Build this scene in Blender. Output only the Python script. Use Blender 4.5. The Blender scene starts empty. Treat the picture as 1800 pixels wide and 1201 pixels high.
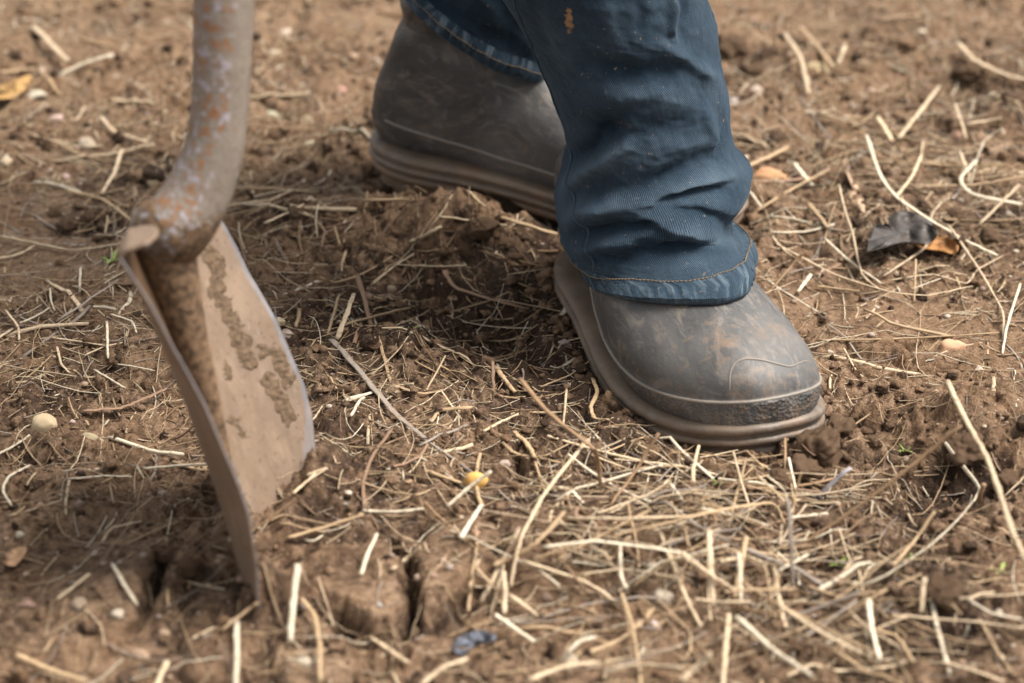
import bpy, math, random
import numpy as np
from mathutils import Vector, Matrix

random.seed(7)
rng = np.random.default_rng(11)
S = bpy.context.scene
COL = S.collection
R = math.radians

# ------------------------------------------------------------------ camera
PITCH, DIST, LENS = R(27.0), 1.63, 85.0
CP = np.array([0.0, -DIST * math.cos(PITCH), DIST * math.sin(PITCH)])
FW = np.array([0.0, math.cos(PITCH), -math.sin(PITCH)])
UP = np.array([0.0, math.sin(PITCH), math.cos(PITCH)])
RT = np.array([1.0, 0.0, 0.0])
FPX = LENS / 36.0 * 1800.0
cd = bpy.data.cameras.new('camera')
cam = bpy.data.objects.new('camera', cd)
COL.objects.link(cam)
cam.location = CP
cam.rotation_euler = (math.pi / 2 - PITCH, 0, 0)
cd.lens = LENS
cd.sensor_width = 36.0
cd.clip_start = 0.05
cd.clip_end = 1000
cd.dof.use_dof = True
cd.dof.focus_distance = 1.575
cd.dof.aperture_fstop = 5.0
cd.dof.aperture_blades = 0
S.camera = cam

# ------------------------------------------------------------------ daylight (soft, overcast)
SUN_EL, SUN_AZ = R(60), R(88)        # azimuth measured from +Y towards +X
w = bpy.data.worlds.new('World')
S.world = w
w.use_nodes = True
nt = w.node_tree
nt.nodes.clear()
sky = nt.nodes.new('ShaderNodeTexSky')
sky.sky_type = 'NISHITA'
sky.sun_disc = False
sky.sun_elevation = SUN_EL
sky.sun_rotation = SUN_AZ
sky.dust_density = 4.0
sky.air_density = 1.0
hs = nt.nodes.new('ShaderNodeHueSaturation')
hs.inputs['Saturation'].default_value = 0.12
bg = nt.nodes.new('ShaderNodeBackground')
bg.inputs['Strength'].default_value = 0.095
wo = nt.nodes.new('ShaderNodeOutputWorld')
nt.links.new(sky.outputs[0], hs.inputs['Color'])
nt.links.new(hs.outputs[0], bg.inputs['Color'])
nt.links.new(bg.outputs[0], wo.inputs['Surface'])
ld = bpy.data.lights.new('sun', 'SUN')
ld.energy = 2.6
ld.angle = R(28)
ld.color = (1.0, 0.93, 0.845)
sun = bpy.data.objects.new('sun', ld)
COL.objects.link(sun)
sdir = Vector((math.sin(SUN_AZ) * math.cos(SUN_EL), math.cos(SUN_AZ) * math.cos(SUN_EL), math.sin(SUN_EL)))
sun.rotation_euler = sdir.to_track_quat('Z', 'Y').to_euler()
sun.location = sdir * 5
S.view_settings.view_transform = 'Standard'
S.view_settings.look = 'None'
S.view_settings.gamma = 1.0
S.view_settings.exposure = 1.28
S.render.engine = 'CYCLES'
S.cycles.use_denoising = True
S.cycles.denoising_prefilter = 'ACCURATE'
S.cycles.denoising_input_passes = 'RGB_ALBEDO_NORMAL'
S.cycles.max_bounces = 5
S.cycles.diffuse_bounces = 3
S.cycles.glossy_bounces = 2


# ------------------------------------------------------------------ picking helpers
def ray(px, py):
    x = (np.asarray(px, float) - 900.0) / FPX
    y = (600.5 - np.asarray(py, float)) / FPX
    return FW + x[..., None] * RT + y[..., None] * UP


def gp(px, py, z=0.0):
    d = ray(px, py)
    t = (z - CP[2]) / d[..., 2]
    return CP + t[..., None] * d


def at_y(px, py, y):
    d = ray(px, py)
    t = (y - CP[1]) / d[..., 1]
    return CP + t[..., None] * d


def project(P):
    v = np.asarray(P, float) - CP
    dep = v @ FW
    dep = np.where(np.abs(dep) < 1e-6, 1e-6, dep)
    return 900.0 + FPX * (v @ RT) / dep, 600.5 - FPX * (v @ UP) / dep, dep


# ------------------------------------------------------------------ noise
_g = np.random.default_rng(3)
_ang = _g.uniform(0, 2 * np.pi, (256, 256))
_GX, _GY = np.cos(_ang), np.sin(_ang)
_RX, _RY, _RV = _g.random((256, 256)), _g.random((256, 256)), _g.random((256, 256))


def gnoise(x, y):
    xi, yi = np.floor(x).astype(int), np.floor(y).astype(int)
    fx, fy = x - xi, y - yi
    u = fx * fx * fx * (fx * (fx * 6 - 15) + 10)
    v = fy * fy * fy * (fy * (fy * 6 - 15) + 10)

    def c(dx, dy):
        i, j = (xi + dx) & 255, (yi + dy) & 255
        return _GX[i, j] * (fx - dx) + _GY[i, j] * (fy - dy)
    a = c(0, 0) * (1 - u) + c(1, 0) * u
    b = c(0, 1) * (1 - u) + c(1, 1) * u
    return (a * (1 - v) + b * v) * 1.5


def fbm(x, y, s, octs=3, off=0.0, gain=0.5):
    r, a, n = 0, 1.0, 0
    for k in range(octs):
        r = r + a * gnoise(x / s + off + 17.3 * k, y / s - off * 1.7 + 9.1 * k)
        n += a
        s, a = s * 0.5, a * gain
    return r / n


def worley(x, y, s, off=0):
    x, y = x / s + off, y / s + off * 1.3
    xi, yi = np.floor(x).astype(int), np.floor(y).astype(int)
    f1 = np.full(np.shape(x), 9.0)
    f2 = np.full(np.shape(x), 9.0)
    idv = np.zeros(np.shape(x))
    for dx in (-1, 0, 1):
        for dy in (-1, 0, 1):
            i, j = (xi + dx) & 255, (yi + dy) & 255
            d = np.hypot(xi + dx + _RX[i, j] - x, yi + dy + _RY[i, j] - y)
            n = d < f1
            f2 = np.where(n, f1, np.minimum(f2, d))
            idv = np.where(n, _RV[i, j], idv)
            f1 = np.where(n, d, f1)
    return f1, f2, idv


def sstep(a, b, x):
    t = np.clip((x - a) / (b - a), 0, 1)
    return t * t * (3 - 2 * t)


def seg_dist(x, y, pts):
    """distance to a polyline and the fraction along it"""
    best = np.full(np.shape(x), 1e9)
    frac = np.zeros(np.shape(x))
    n = len(pts) - 1
    for k in range(n):
        ax, ay = pts[k][0], pts[k][1]
        bx, by = pts[k + 1][0], pts[k + 1][1]
        L = (bx - ax) ** 2 + (by - ay) ** 2 + 1e-12
        t = np.clip(((x - ax) * (bx - ax) + (y - ay) * (by - ay)) / L, 0, 1)
        d = np.hypot(x - ax - t * (bx - ax), y - ay - t * (by - ay))
        m = d < best
        best = np.where(m, d, best)
        frac = np.where(m, (k + t) / n, frac)
    return best, frac


def catmull(P, n):
    P = np.asarray(P, float)
    if len(P) == 2:
        t = np.linspace(0, 1, n)[:, None]
        return P[0] * (1 - t) + P[1] * t
    Q = np.vstack([2 * P[0] - P[1], P, 2 * P[-1] - P[-2]])
    out = []
    ts = np.linspace(0, len(P) - 1, n)
    for t in ts:
        k = min(int(t), len(P) - 2)
        f = t - k
        p0, p1, p2, p3 = Q[k], Q[k + 1], Q[k + 2], Q[k + 3]
        out.append(0.5 * (2 * p1 + (p2 - p0) * f + (2 * p0 - 5 * p1 + 4 * p2 - p3) * f ** 2 + (3 * p1 - p0 - 3 * p2 + p3) * f ** 3))
    return np.array(out)


# ------------------------------------------------------------------ mesh helpers
def mesh_np(name, V, F, smooth=True, attrs=None, uv=None, cols=None):
    """V (n,3), F (m,4) or (m,3) int arrays"""
    me = bpy.data.meshes.new(name)
    V = np.asarray(V, np.float32)
    F = np.asarray(F, np.int32)
    k = F.shape[1]
    me.vertices.add(len(V))
    me.vertices.foreach_set('co', V.ravel())
    me.loops.add(F.size)
    me.loops.foreach_set('vertex_index', F.ravel())
    me.polygons.add(len(F))
    me.polygons.foreach_set('loop_start', np.arange(0, F.size, k, dtype=np.int32))
    me.update(calc_edges=True)
    if smooth:
        me.polygons.foreach_set('use_smooth', np.ones(len(F), bool))
    for an, av in (attrs or {}).items():
        a = me.attributes.new(an, 'FLOAT', 'POINT')
        a.data.foreach_set('value', np.asarray(av, np.float32).ravel())
    if cols is not None:
        a = me.attributes.new('tint', 'FLOAT_COLOR', 'POINT')
        c = np.ones((len(V), 4), np.float32)
        c[:, :3] = cols
        a.data.foreach_set('color', c.ravel())
    if uv is not None:
        l = me.uv_layers.new(name='UVMap')
        l.data.foreach_set('uv', np.asarray(uv, np.float32)[F.ravel()].ravel())
    if len(F) < 400000:
        me.validate()
    return me


def grid_faces(nr, nc, wrap=True, flip=False):
    i = np.arange(nr - 1)[:, None]
    j = np.arange(nc if wrap else nc - 1)[None, :]
    j2 = (j + 1) % nc
    a, b = i * nc + j, i * nc + j2
    c, d = (i + 1) * nc + j2, (i + 1) * nc + j
    F = np.stack([a, b, c, d], -1).reshape(-1, 4)
    return F[:, ::-1] if flip else F


def link(name, me, mat=None, parent=None, label=None, cat=None, group=None, kind=None):
    o = bpy.data.objects.new(name, me)
    COL.objects.link(o)
    if mat is not None and me is not None and not me.materials:
        me.materials.append(mat)
    if parent is not None:
        o.parent = parent
    if label:
        o['label'] = label
    if cat:
        o['category'] = cat
    if group:
        o['group'] = group
    if kind:
        o['kind'] = kind
    return o


def frames(P):
    T = np.gradient(P, axis=0)
    T /= np.linalg.norm(T, axis=1)[:, None] + 1e-12
    up = np.array([0.13, 0.21, 0.97])
    N = np.empty_like(P)
    n = np.cross(T[0], up)
    if np.linalg.norm(n) < 0.1:
        n = np.cross(T[0], [1, 0, 0])
    n /= np.linalg.norm(n)
    for k in range(len(P)):
        n = n - T[k] * (n @ T[k])
        n /= np.linalg.norm(n) + 1e-12
        N[k] = n
    B = np.cross(T, N)
    return T, N, B


def tube_np(P, r, sides=6, flat=1.0, twist=0.0, cap=True):
    """verts, quads, uv of a capped tube; the caps collapse to their centre"""
    P = np.asarray(P, float)
    n = len(P)
    r = np.broadcast_to(r, (n,)).astype(float)
    T, N, B = frames(P)
    if cap:
        P = np.vstack([P[0] - T[0] * r[0] * .05, P, P[-1] + T[-1] * r[-1] * .05])
        r = np.concatenate([[r[0] * .03], r, [r[-1] * .03]])
        N, B = np.vstack([N[0], N, N[-1]]), np.vstack([B[0], B, B[-1]])
        n += 2
    th = np.linspace(0, 2 * np.pi, sides, endpoint=False)[None, :] + twist * np.linspace(0, 1, n)[:, None]
    V = P[:, None] + r[:, None, None] * (np.cos(th)[..., None] * N[:, None] + flat * np.sin(th)[..., None] * B[:, None])
    ln = np.concatenate([[0], np.cumsum(np.linalg.norm(np.diff(P, axis=0), axis=1))])
    uv = np.stack([np.broadcast_to(ln[:, None], (n, sides)), np.broadcast_to(np.arange(sides) / sides, (n, sides))], -1)
    return V.reshape(-1, 3), grid_faces(n, sides), uv.reshape(-1, 2)


class Batch:
    def __init__(s):
        s.V, s.F, s.UV, s.C, s.n = [], [], [], [], 0

    def add(s, V, F, UV=None, C=(1, 1, 1)):
        s.V.append(V)
        s.F.append(F + s.n)
        s.UV.append(UV if UV is not None else np.zeros((len(V), 2)))
        s.C.append(np.broadcast_to(np.asarray(C, float), (len(V), 3)))
        s.n += len(V)

    def mesh(s, name, smooth=True):
        return mesh_np(name, np.vstack(s.V), np.vstack(s.F), smooth, uv=np.vstack(s.UV), cols=np.vstack(s.C))


# ------------------------------------------------------------------ material helpers
class M:
    def __init__(s, name, rough=0.8):
        s.m = bpy.data.materials.new(name)
        s.m.use_nodes = True
        s.t = s.m.node_tree
        s.p = s.t.nodes['Principled BSDF']
        s.p.inputs['Roughness'].default_value = rough
        s.p.inputs['Specular IOR Level'].default_value = 0.3

    def n(s, typ, **kw):
        o = s.t.nodes.new(typ)
        for k, v in kw.items():
            if k.startswith('i_'):
                key = k[2:]
                key = int(key) if key.isdigit() else key.replace('_', ' ')
                s.put(v, o.inputs[key])
            else:
                setattr(o, k, v)
        return o

    def put(s, v, sock):
        if isinstance(v, bpy.types.NodeSocket):
            s.t.links.new(v, sock)
        elif isinstance(v, bpy.types.Node):
            s.t.links.new(v.outputs[0], sock)
        else:
            if sock.type == 'RGBA' and len(v) == 3:
                v = (*v, 1)
            sock.default_value = v

    def obj(s):
        return s.n('ShaderNodeTexCoord').outputs['Object']

    def uv(s):
        return s.n('ShaderNodeTexCoord').outputs['UV']

    def map(s, vec, scale=(1, 1, 1), rot=(0, 0, 0)):
        m = s.n('ShaderNodeMapping')
        s.put(vec, m.inputs['Vector'])
        m.inputs['Scale'].default_value = scale
        m.inputs['Rotation'].default_value = rot
        return m.outputs[0]

    def noise(s, vec, scale, detail=3, rough=0.55, dist=0.0):
        return s.n('ShaderNodeTexNoise', i_Vector=vec, i_Scale=scale, i_Detail=detail, i_Roughness=rough, i_Distortion=dist).outputs[0]

    def ramp(s, fac, a, b, lo=0.0, hi=1.0):
        m = s.n('ShaderNodeMapRange')
        m.clamp = True
        s.put(fac, m.inputs[0])
        m.inputs[1].default_value = a
        m.inputs[2].default_value = b
        m.inputs[3].default_value = lo
        m.inputs[4].default_value = hi
        return m.outputs[0]

    def math(s, op, a, b=0.0):
        m = s.n('ShaderNodeMath', operation=op)
        s.put(a, m.inputs[0])
        s.put(b, m.inputs[1])
        return m.outputs[0]

    def mix(s, fac, a, b, mode='MIX'):
        m = s.n('ShaderNodeMix', data_type='RGBA', blend_type=mode)
        s.put(fac, m.inputs[0])
        s.put(a, m.inputs[6])
        s.put(b, m.inputs[7])
        return m.outputs[2]

    def attr(s, name, out='Fac'):
        a = s.n('ShaderNodeAttribute', attribute_name=name)
        return a.outputs[out]

    def color(s, c):
        s.put(c, s.p.inputs['Base Color'])

    def bump(s, h, strength, dist, prev=None):
        b = s.n('ShaderNodeBump')
        b.inputs['Strength'].default_value = strength
        b.inputs['Distance'].default_value = dist
        s.put(h, b.inputs['Height'])
        if prev is not None:
            s.put(prev, b.inputs['Normal'])
        s.put(b.outputs[0], s.p.inputs['Normal'])
        return b.outputs[0]


DRY, DRY2, MOIST, RED = (0.355, 0.235, 0.148), (0.215, 0.130, 0.073), (0.042, 0.022, 0.011), (0.145, 0.078, 0.038)


def soil_mat(name, attr=True, moist_shade=0.6):
    m = M(name, 0.9)
    v = m.obj()
    n1 = m.noise(v, 22, 4, 0.6)
    n2 = m.noise(v, 160, 4, 0.65)
    n3 = m.noise(v, 900, 3, 0.6)
    c = m.mix(m.ramp(n1, .35, .65), DRY, DRY2)
    c = m.mix(m.ramp(n2, .42, .72), c, RED)
    mo = m.attr('moist_shade') if attr else moist_shade
    f = m.math('ADD', mo, m.math('MULTIPLY', m.math('SUBTRACT', n2, .5), 1.5))
    c = m.mix(m.ramp(f, .2, .85), c, MOIST)
    c = m.mix(m.ramp(n3, .50, .75, 0, .55), c, (0.14, 0.078, 0.042))
    vo = m.n('ShaderNodeTexVoronoi', i_Vector=v, i_Scale=420.0)
    sep = m.n('ShaderNodeSeparateColor', i_0=vo.outputs['Color'])
    grain = m.math('MULTIPLY', m.ramp(sep.outputs[0], .90, .93), m.ramp(vo.outputs['Distance'], .42, .25))
    c = m.mix(m.math('MULTIPLY', grain, .75), c, m.mix(sep.outputs[1], (.55, .42, .32), (.34, .2, .15)))
    m.color(c)
    m.put(m.ramp(mo if attr else .6, 0, 1, .95, .72), m.p.inputs['Roughness'])
    b = m.bump(n2, .9, .007)
    b = m.bump(n3, .9, .0024, b)
    m.bump(grain, .6, .0008, b)
    return m.m


MAT_SOIL = soil_mat('soil')
MAT_CLOD = soil_mat('clod_soil', False, 0.38)
MAT_CLODP = soil_mat('pale_clod_soil', False, 0.25)


def straw_mat():
    m = M('straw', 0.55)
    uv = m.uv()
    st = m.noise(m.map(uv, (60, 9, 1)), 3.0, 3, .6)
    bl = m.noise(m.map(uv, (90, 1.2, 1)), 1.3, 2)
    tint = m.attr('tint', 'Color')
    c = m.mix(m.ramp(st, .35, .7), tint, m.mix(.45, tint, (0.12, 0.07, 0.035)))
    c = m.mix(m.ramp(bl, .55, .8, 0, .6), c, m.mix(.65, tint, (0.16, .10, .06)))
    c = m.mix(m.ramp(m.noise(m.obj(), 300, 4, .65), .53, .68, 0, .75), c, (.17, .105, .062))
    m.color(c)
    m.bump(st, .5, .0006)
    m.p.inputs['Specular IOR Level'].default_value = .35
    return m.m


MAT_STRAW = straw_mat()


def stone_mat():
    m = M('stone', 0.75)
    col = m.n('ShaderNodeObjectInfo').outputs['Color']
    v = m.obj()
    n = m.noise(v, 260, 4, .6)
    c = m.mix(m.ramp(n, .4, .75, 0, .7), col, m.mix(.6, col, (.22, .13, .08)))
    c = m.mix(m.ramp(m.noise(v, 90, 3), .5, .75, 0, .7), c, (.30, .20, .13))
    m.color(c)
    m.bump(n, .4, .0012)
    return m.m


MAT_STONE = stone_mat()


def rubber_mat(name, base, dust, amount, knurl=False):
    m = M(name, 0.55)
    v = m.obj()
    big = m.noise(v, 13, 4, .6, .6)
    mid = m.noise(v, 70, 5, .65, .8)
    fine = m.noise(v, 900, 3, .6)
    smear = m.noise(m.map(v, (20, 90, 60), (.3, .5, .8)), 1.6, 4, .6, 1.2)
    scr = m.noise(m.map(v, (14, 420, 200), (.2, -.4, .7)), 1.0, 2, .5, .7)
    c = m.mix(m.ramp(mid, .3, .75), base, tuple(x * 1.5 for x in base))
    c = m.mix(m.math('MULTIPLY', m.ramp(big, .38, .68), amount), c, dust)
    c = m.mix(m.math('MULTIPLY', m.ramp(smear, .56, .74), .55 * amount + .1), c, (.19, .155, .125))
    c = m.mix(m.ramp(scr, .66, .76, 0, .16), c, (.33, .27, .21))
    sc1 = m.noise(m.map(v, (26, 60, 34), (.9, .2, -.5)), 1.0, 6, .72, 2.2)
    c = m.mix(m.ramp(sc1, .52, .62, 0, .55), c, (.185, .160, .138))
    sc2 = m.noise(m.map(v, (40, 26, 70), (-.4, .7, .9)), 1.1, 6, .75, 3.0)
    c = m.mix(m.ramp(sc2, .57, .63, 0, .55), c, (.175, .120, .078))
    mud = m.attr('mud')
    c = m.mix(m.math('MULTIPLY', m.ramp(m.math('ADD', mud, m.math('MULTIPLY', m.math('SUBTRACT', mid, .5), 1.4)), .35, .75), .85), c, m.mix(mid, (.25, .165, .105), (.14, .088, .053)))
    c = m.mix(m.ramp(fine, .62, .72, 0, .5), c, (.24, .16, .1))
    m.color(c)
    m.put(m.ramp(big, .35, .7, .47, .70), m.p.inputs['Roughness'])
    b = m.bump(m.noise(v, 260, 4, .6), .25, .0012)
    b = m.bump(fine, .3, .0005, b)
    if knurl:
        kn = m.n('ShaderNodeTexVoronoi', i_Vector=v, i_Scale=520.0)
        h = m.math('MULTIPLY', kn.outputs['Distance'], m.attr('band'))
        m.bump(h, .7, .0012, b)
    m.p.inputs['Specular IOR Level'].default_value = .6
    return m.m


MAT_RUB = rubber_mat('boot_rubber', (.026, .027, .028), (.128, .122, .116), .74, True)
MAT_SOLE = rubber_mat('sole_rubber', (.075, .056, .040), (.20, .145, .098), .85)

MAT_PIPE = rubber_mat('worn_rubber_ridge', (.150, .132, .112), (.26, .22, .18), .9)


def denim_mat(name, seam=False):
    m = M(name, 0.9)
    uv = m.uv()
    v = m.obj()
    wear = m.attr('wear')
    tw = m.n('ShaderNodeTexWave', wave_type='BANDS', bands_direction='DIAGONAL', i_Vector=m.map(uv, (1.0, .55, 1)), i_Scale=440.0, i_Distortion=1.0, i_Detail=2.0, i_Detail_Scale=3.0)
    warp = m.noise(m.map(uv, (2600, 260, 1)), 1.0, 2, .5)
    weft = m.noise(m.map(uv, (300, 2200, 1)), 1.0, 2, .5)
    slub = m.noise(m.map(uv, (900, 60, 1)), 1.0, 3, .6)
    blot = m.noise(v, 28, 4, .6)
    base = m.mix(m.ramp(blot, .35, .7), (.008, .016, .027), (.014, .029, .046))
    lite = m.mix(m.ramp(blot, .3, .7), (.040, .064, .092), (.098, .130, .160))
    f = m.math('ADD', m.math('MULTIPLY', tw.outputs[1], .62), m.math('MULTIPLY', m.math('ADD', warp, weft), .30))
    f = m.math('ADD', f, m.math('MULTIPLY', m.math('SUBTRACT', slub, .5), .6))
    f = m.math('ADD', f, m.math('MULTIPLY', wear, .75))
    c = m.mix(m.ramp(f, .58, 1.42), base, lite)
    if seam:
        c = m.mix(m.ramp(m.noise(m.map(uv, (210, 60, 1)), 1.0, 3), .50, .66, 0, .5), c, (.16, .21, .24))
        c = m.mix(m.ramp(m.noise(m.map(uv, (260, 50, 1)), 1.3, 3), .52, .64, 0, .7), c, (.025, .045, .065))
    dirt = m.math('MULTIPLY', m.ramp(m.noise(v, 330, 3), .66, .72), m.ramp(m.noise(v, 30, 2), .45, .6))
    c = m.mix(m.math('MULTIPLY', dirt, .7), c, (.30, .21, .13))
    sp = m.attr('spot')
    c = m.mix(m.ramp(m.math('MULTIPLY', sp, m.ramp(m.noise(v, 240, 3), .35, .6)), .3, .6, 0, .85), c, (.33, .19, .09))
    m.color(c)
    b = m.bump(tw.outputs[1], .35, .0005)
    b = m.bump(m.math('ADD', warp, weft), .45, .0006, b)
    m.bump(m.noise(v, 130, 4, .6), .35, .0022, b)
    m.p.inputs['Specular IOR Level'].default_value = .12
    m.p.inputs['Sheen Weight'].default_value = .12
    m.p.inputs['Sheen Roughness'].default_value = .5
    m.p.inputs['Sheen Tint'].default_value = (.5, .75, 1, 1)
    return m.m


MAT_DENIM = denim_mat('denim')
MAT_HEM = denim_mat('denim_hem', True)


def simple(name, col, rough=.7, metal=0, var=.25, scale=200):
    m = M(name, rough)
    n = m.noise(m.obj(), scale, 4, .6)
    m.color(m.mix(m.ramp(n, .35, .7), col, tuple(x * (1 - var) for x in col)))
    m.p.inputs['Metallic'].default_value = metal
    m.bump(n, .3, .0008)
    return m.m


MAT_THREAD = simple('stitch_thread', (.20, .145, .085))
MAT_WOOD = simple('handle_wood', (.36, .23, .12), .5)


def socket_mat():
    m = M('painted_socket', .5)
    v = m.obj()
    uv = m.uv()
    n = m.noise(v, 150, 6, .7, .3)
    n2 = m.noise(v, 210, 4, .65)
    n3 = m.noise(v, 14, 2)
    side = m.attr('worn')
    base = m.mix(m.ramp(n, .3, .7), (.25, .212, .175), (.165, .136, .110))
    base = m.mix(m.ramp(m.noise(v, 500, 3), .55, .7, 0, .5), base, (.12, .08, .055))
    k = m.math('ADD', m.math('MULTIPLY', side, .17), m.math('MULTIPLY', m.math('SUBTRACT', n2, .5), .42))
    c = m.mix(m.ramp(m.math('ADD', n, k),   .655, .715), base, m.mix(n2, (.31, .145, .065), (.19, .10, .055)))
    c = m.mix(m.ramp(m.math('ADD', m.math('SUBTRACT', 1.0, n), k),    .68, .73), c, m.mix(n2, (.38, .35, .38), (.26, .23, .25)))
    mud = m.attr('mud')
    mm = m.ramp(m.math('ADD', mud, m.math('MULTIPLY', m.math('SUBTRACT', n, .5), 1.3)), .4, .62)
    c = m.mix(mm, c, m.mix(m.ramp(n2, .4, .62), (.17, .105, .06), (.052, .032, .018)))
    m.color(c)
    m.put(m.ramp(mm, 0, 1, .42, .9), m.p.inputs['Roughness'])
    b = m.bump(n2, .45, .0015)
    m.bump(mm, .6, .0018, b)
    return m.m


def blade_mat():
    m = M('muddy_blade_steel', .6)
    v = m.obj()
    n = m.noise(v, 30, 4, .6)
    n2 = m.noise(v, 240, 4, .6)
    st = m.noise(m.map(v, (60, 60, 9)), 1.4, 4, .6)
    coat = m.mix(m.ramp(n, .35, .7), (.205, .147, .104), (.155, .110, .078))
    coat = m.mix(m.ramp(st, .5, .72, 0, .6), coat, (.30, .212, .146))
    coat = m.mix(m.ramp(st, .50, .30, 0, .75), coat, (.19, .128, .083))
    sm_ = m.noise(m.map(v, (38, 38, 14), (.1, .25, 0)), 1.2, 5, .7, 1.5)
    coat = m.mix(m.ramp(sm_, .52, .66, 0, .6), coat, (.225, .155, .105))
    scr_ = m.noise(m.map(v, (420, 420, 12), (.0, .30, .0)), 1.0, 3, .6)
    coat = m.mix(m.ramp(scr_, .62, .72, 0, .45), coat, (.32, .25, .19))
    dots = m.n('ShaderNodeTexVoronoi', i_Vector=v, i_Scale=330.0).outputs['Distance']
    coat = m.mix(m.math('MULTIPLY', m.ramp(dots, .30, .18), m.ramp(n2, .5, .62)), coat, (.10, .06, .035))
    coat = m.mix(m.ramp(n2, .60, .72, 0, .7), coat, (.13, .075, .04))
    steel = m.mix(m.ramp(n, .35, .65), (.21, .20, .21), (.13, .122, .126))
    steel = m.mix(m.ramp(st, .5, .7), steel, (.25, .20, .17))
    bare = m.attr('bare')
    f = m.ramp(m.math('ADD', bare, m.math('MULTIPLY', m.math('SUBTRACT', st, .5), .9)), .42, .6)
    c = m.mix(f, coat, steel)
    mud_and_shade = m.attr('mud')
    g = m.ramp(m.math('ADD', mud_and_shade, m.math('MULTIPLY', m.math('SUBTRACT', n2, .5), 1.1)), .4, .66)
    c = m.mix(g, c, m.mix(n2, (.12, .07, .04), (.05, .03, .016)))  # dark mud colour, also used for the trough's painted shade
    m.color(c)
    m.put(m.math('MULTIPLY', f, .08), m.p.inputs['Metallic'])
    b = m.bump(n2, .3, .001)
    m.bump(st, .2, .002, b)
    return m.m


MAT_SOCKET = socket_mat()
MAT_BLADE = blade_mat()
MAT_MUD = simple('drying_mud', (.150, .100, .062), .95, 0, .55, 300)

# ------------------------------------------------------------------ feet placement (needed by the ground)
FB_TOE = gp(1338, 800)                       # front boot toe tip on the ground
FB_A = math.atan2(-0.270, 0.088)             # heading of the front (right) foot
FB_S = 1.06
FB_D = np.array([math.cos(FB_A), math.sin(FB_A)])
FB_HEEL = FB_TOE[:2] - FB_D * 0.292 * FB_S
RB_A = math.atan2(-0.40, 0.92)
RB_S = 1.02
RB_D = np.array([math.cos(RB_A), math.sin(RB_A)])
RB_HEEL = gp(662, 322)[:2] + np.array([.0, .022])
ANK = FB_HEEL + FB_D * 0.120 * FB_S

# ------------------------------------------------------------------ ground
def axis(lo, hi, step, far):
    mid = np.arange(lo, hi, step)
    a, s, v = [], step, lo
    while v > -far:
        s *= 1.22
        v -= s
        a.append(v)
    b, s, v = [], step, mid[-1]
    while v < far:
        s *= 1.22
        v += s
        b.append(v)
    return np.concatenate([a[::-1], mid, b])


XS = axis(-0.60, 0.60, 0.0019, 250)
YS = axis(-0.50, 0.84, 0.0020, 250)


def blobs(x, y):
    """raised and sunk places, each where the photo has it: (px, py, radius x, radius y, height)"""
    h = np.zeros_like(x)
    for px, py, rx, ry, a in [
        (556, 850, .022, .030, .016), (505, 905, .016, .02, .010), (640, 640, .05, .05, .008), (780, 440, .07, .022, .010),
        (640, 395, .13, .028, .012), (850, 430, .045, .022, .020), (760, 420, .04, .02, .010),
        (850, 545, .065, .050, -.024), (760, 500, .03, .02, -.012), (940, 620, .05, .04, -.010),
        
        (560, 950, .03, .02, .006),
        (285, 1040, .008, .034, -.015), (330, 1030, .03, .03, .010), (235, 1060, .03, .03, .010), (180, 1080, .06, .05, .008), (415, 1085, .036, .024, .046),
        (1690, 870, .035, .026, -.036), (1720, 770, .045, .030, .024), (1760, 900, .04, .02, .012),
        (1490, 985, .07, .022, -.016), (1640, 1060, .06, .03, .018), (1350, 1000, .10, .05, .006),
        (1040, 1000, .10, .04, .006), (800, 1100, .10, .04, -.010), (1150, 1130, .12, .04, -.004),
        (1290, 110, .035, .02, -.016), (1440, 120, .05, .03, .012), (1700, 150, .05, .022, -.020), (1780, 210, .04, .03, .010),
        (1600, 440, .05, .02, -.008), (1560, 390, .05, .03, .010), (1760, 330, .06, .05, .012),
        (130, 400, .05, .02, -.010), (520, 380, .02, .01, -.006), (300, 100, .10, .05, .008), (520, 190, .10, .02, -.006),
        (60, 800, .03, .012, -.010), (80, 560, .1, .05, .004), (1600, 620, .05, .03, -.004),
    ]:
        c = gp(px, py)
        q = ((x - c[0]) / rx) ** 2 + ((y - c[1]) / ry) ** 2
        h += a * np.exp(-q)
    return h


CRACKS = [
    ([(500, 1002), (560, 996), (610, 992), (650, 985)], .0028, .012), ([(690, 962), (702, 985), (712, 1010), (716, 1050), (722, 1085)], .0030, .019),
    ([(722, 1085), (700, 1105), (660, 1108), (630, 1092), (590, 1070), (545, 1045)], .0028, .017), ([(610, 992), (640, 1000), (662, 1006)], .002, .008),
    ([(280, 985), (292, 1020), (280, 1060), (262, 1100), (235, 1130)], .0035, .014), ([(650, 1190), (690, 1170), (715, 1140)], .003, .012),
    ([(430, 165), (480, 185), (560, 212), (620, 240)], .003, .010), ([(0, 132), (60, 138), (130, 135)], .003, .008), ([(180, 155), (260, 160), (330, 170)], .003, .008),
    ([(540, 0), (530, 25), (515, 60)], .004, .012), ([(1435, 515), (1442, 545), (1430, 575)], .002, .010), ([(1540, 600), (1580, 596), (1640, 590)], .0018, .006),
    ([(1600, 650), (1650, 640), (1690, 650)], .0015, .006), ([(1330, 520), (1360, 540), (1400, 550), (1440, 545)], .002, .006),
    ([(60, 690), (110, 700), (170, 690)], .002, .006), ([(905, 800), (912, 840), (905, 870)], .003, .010), ([(1380, 140), (1430, 130), (1480, 140)], .004, .01),
]


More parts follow.
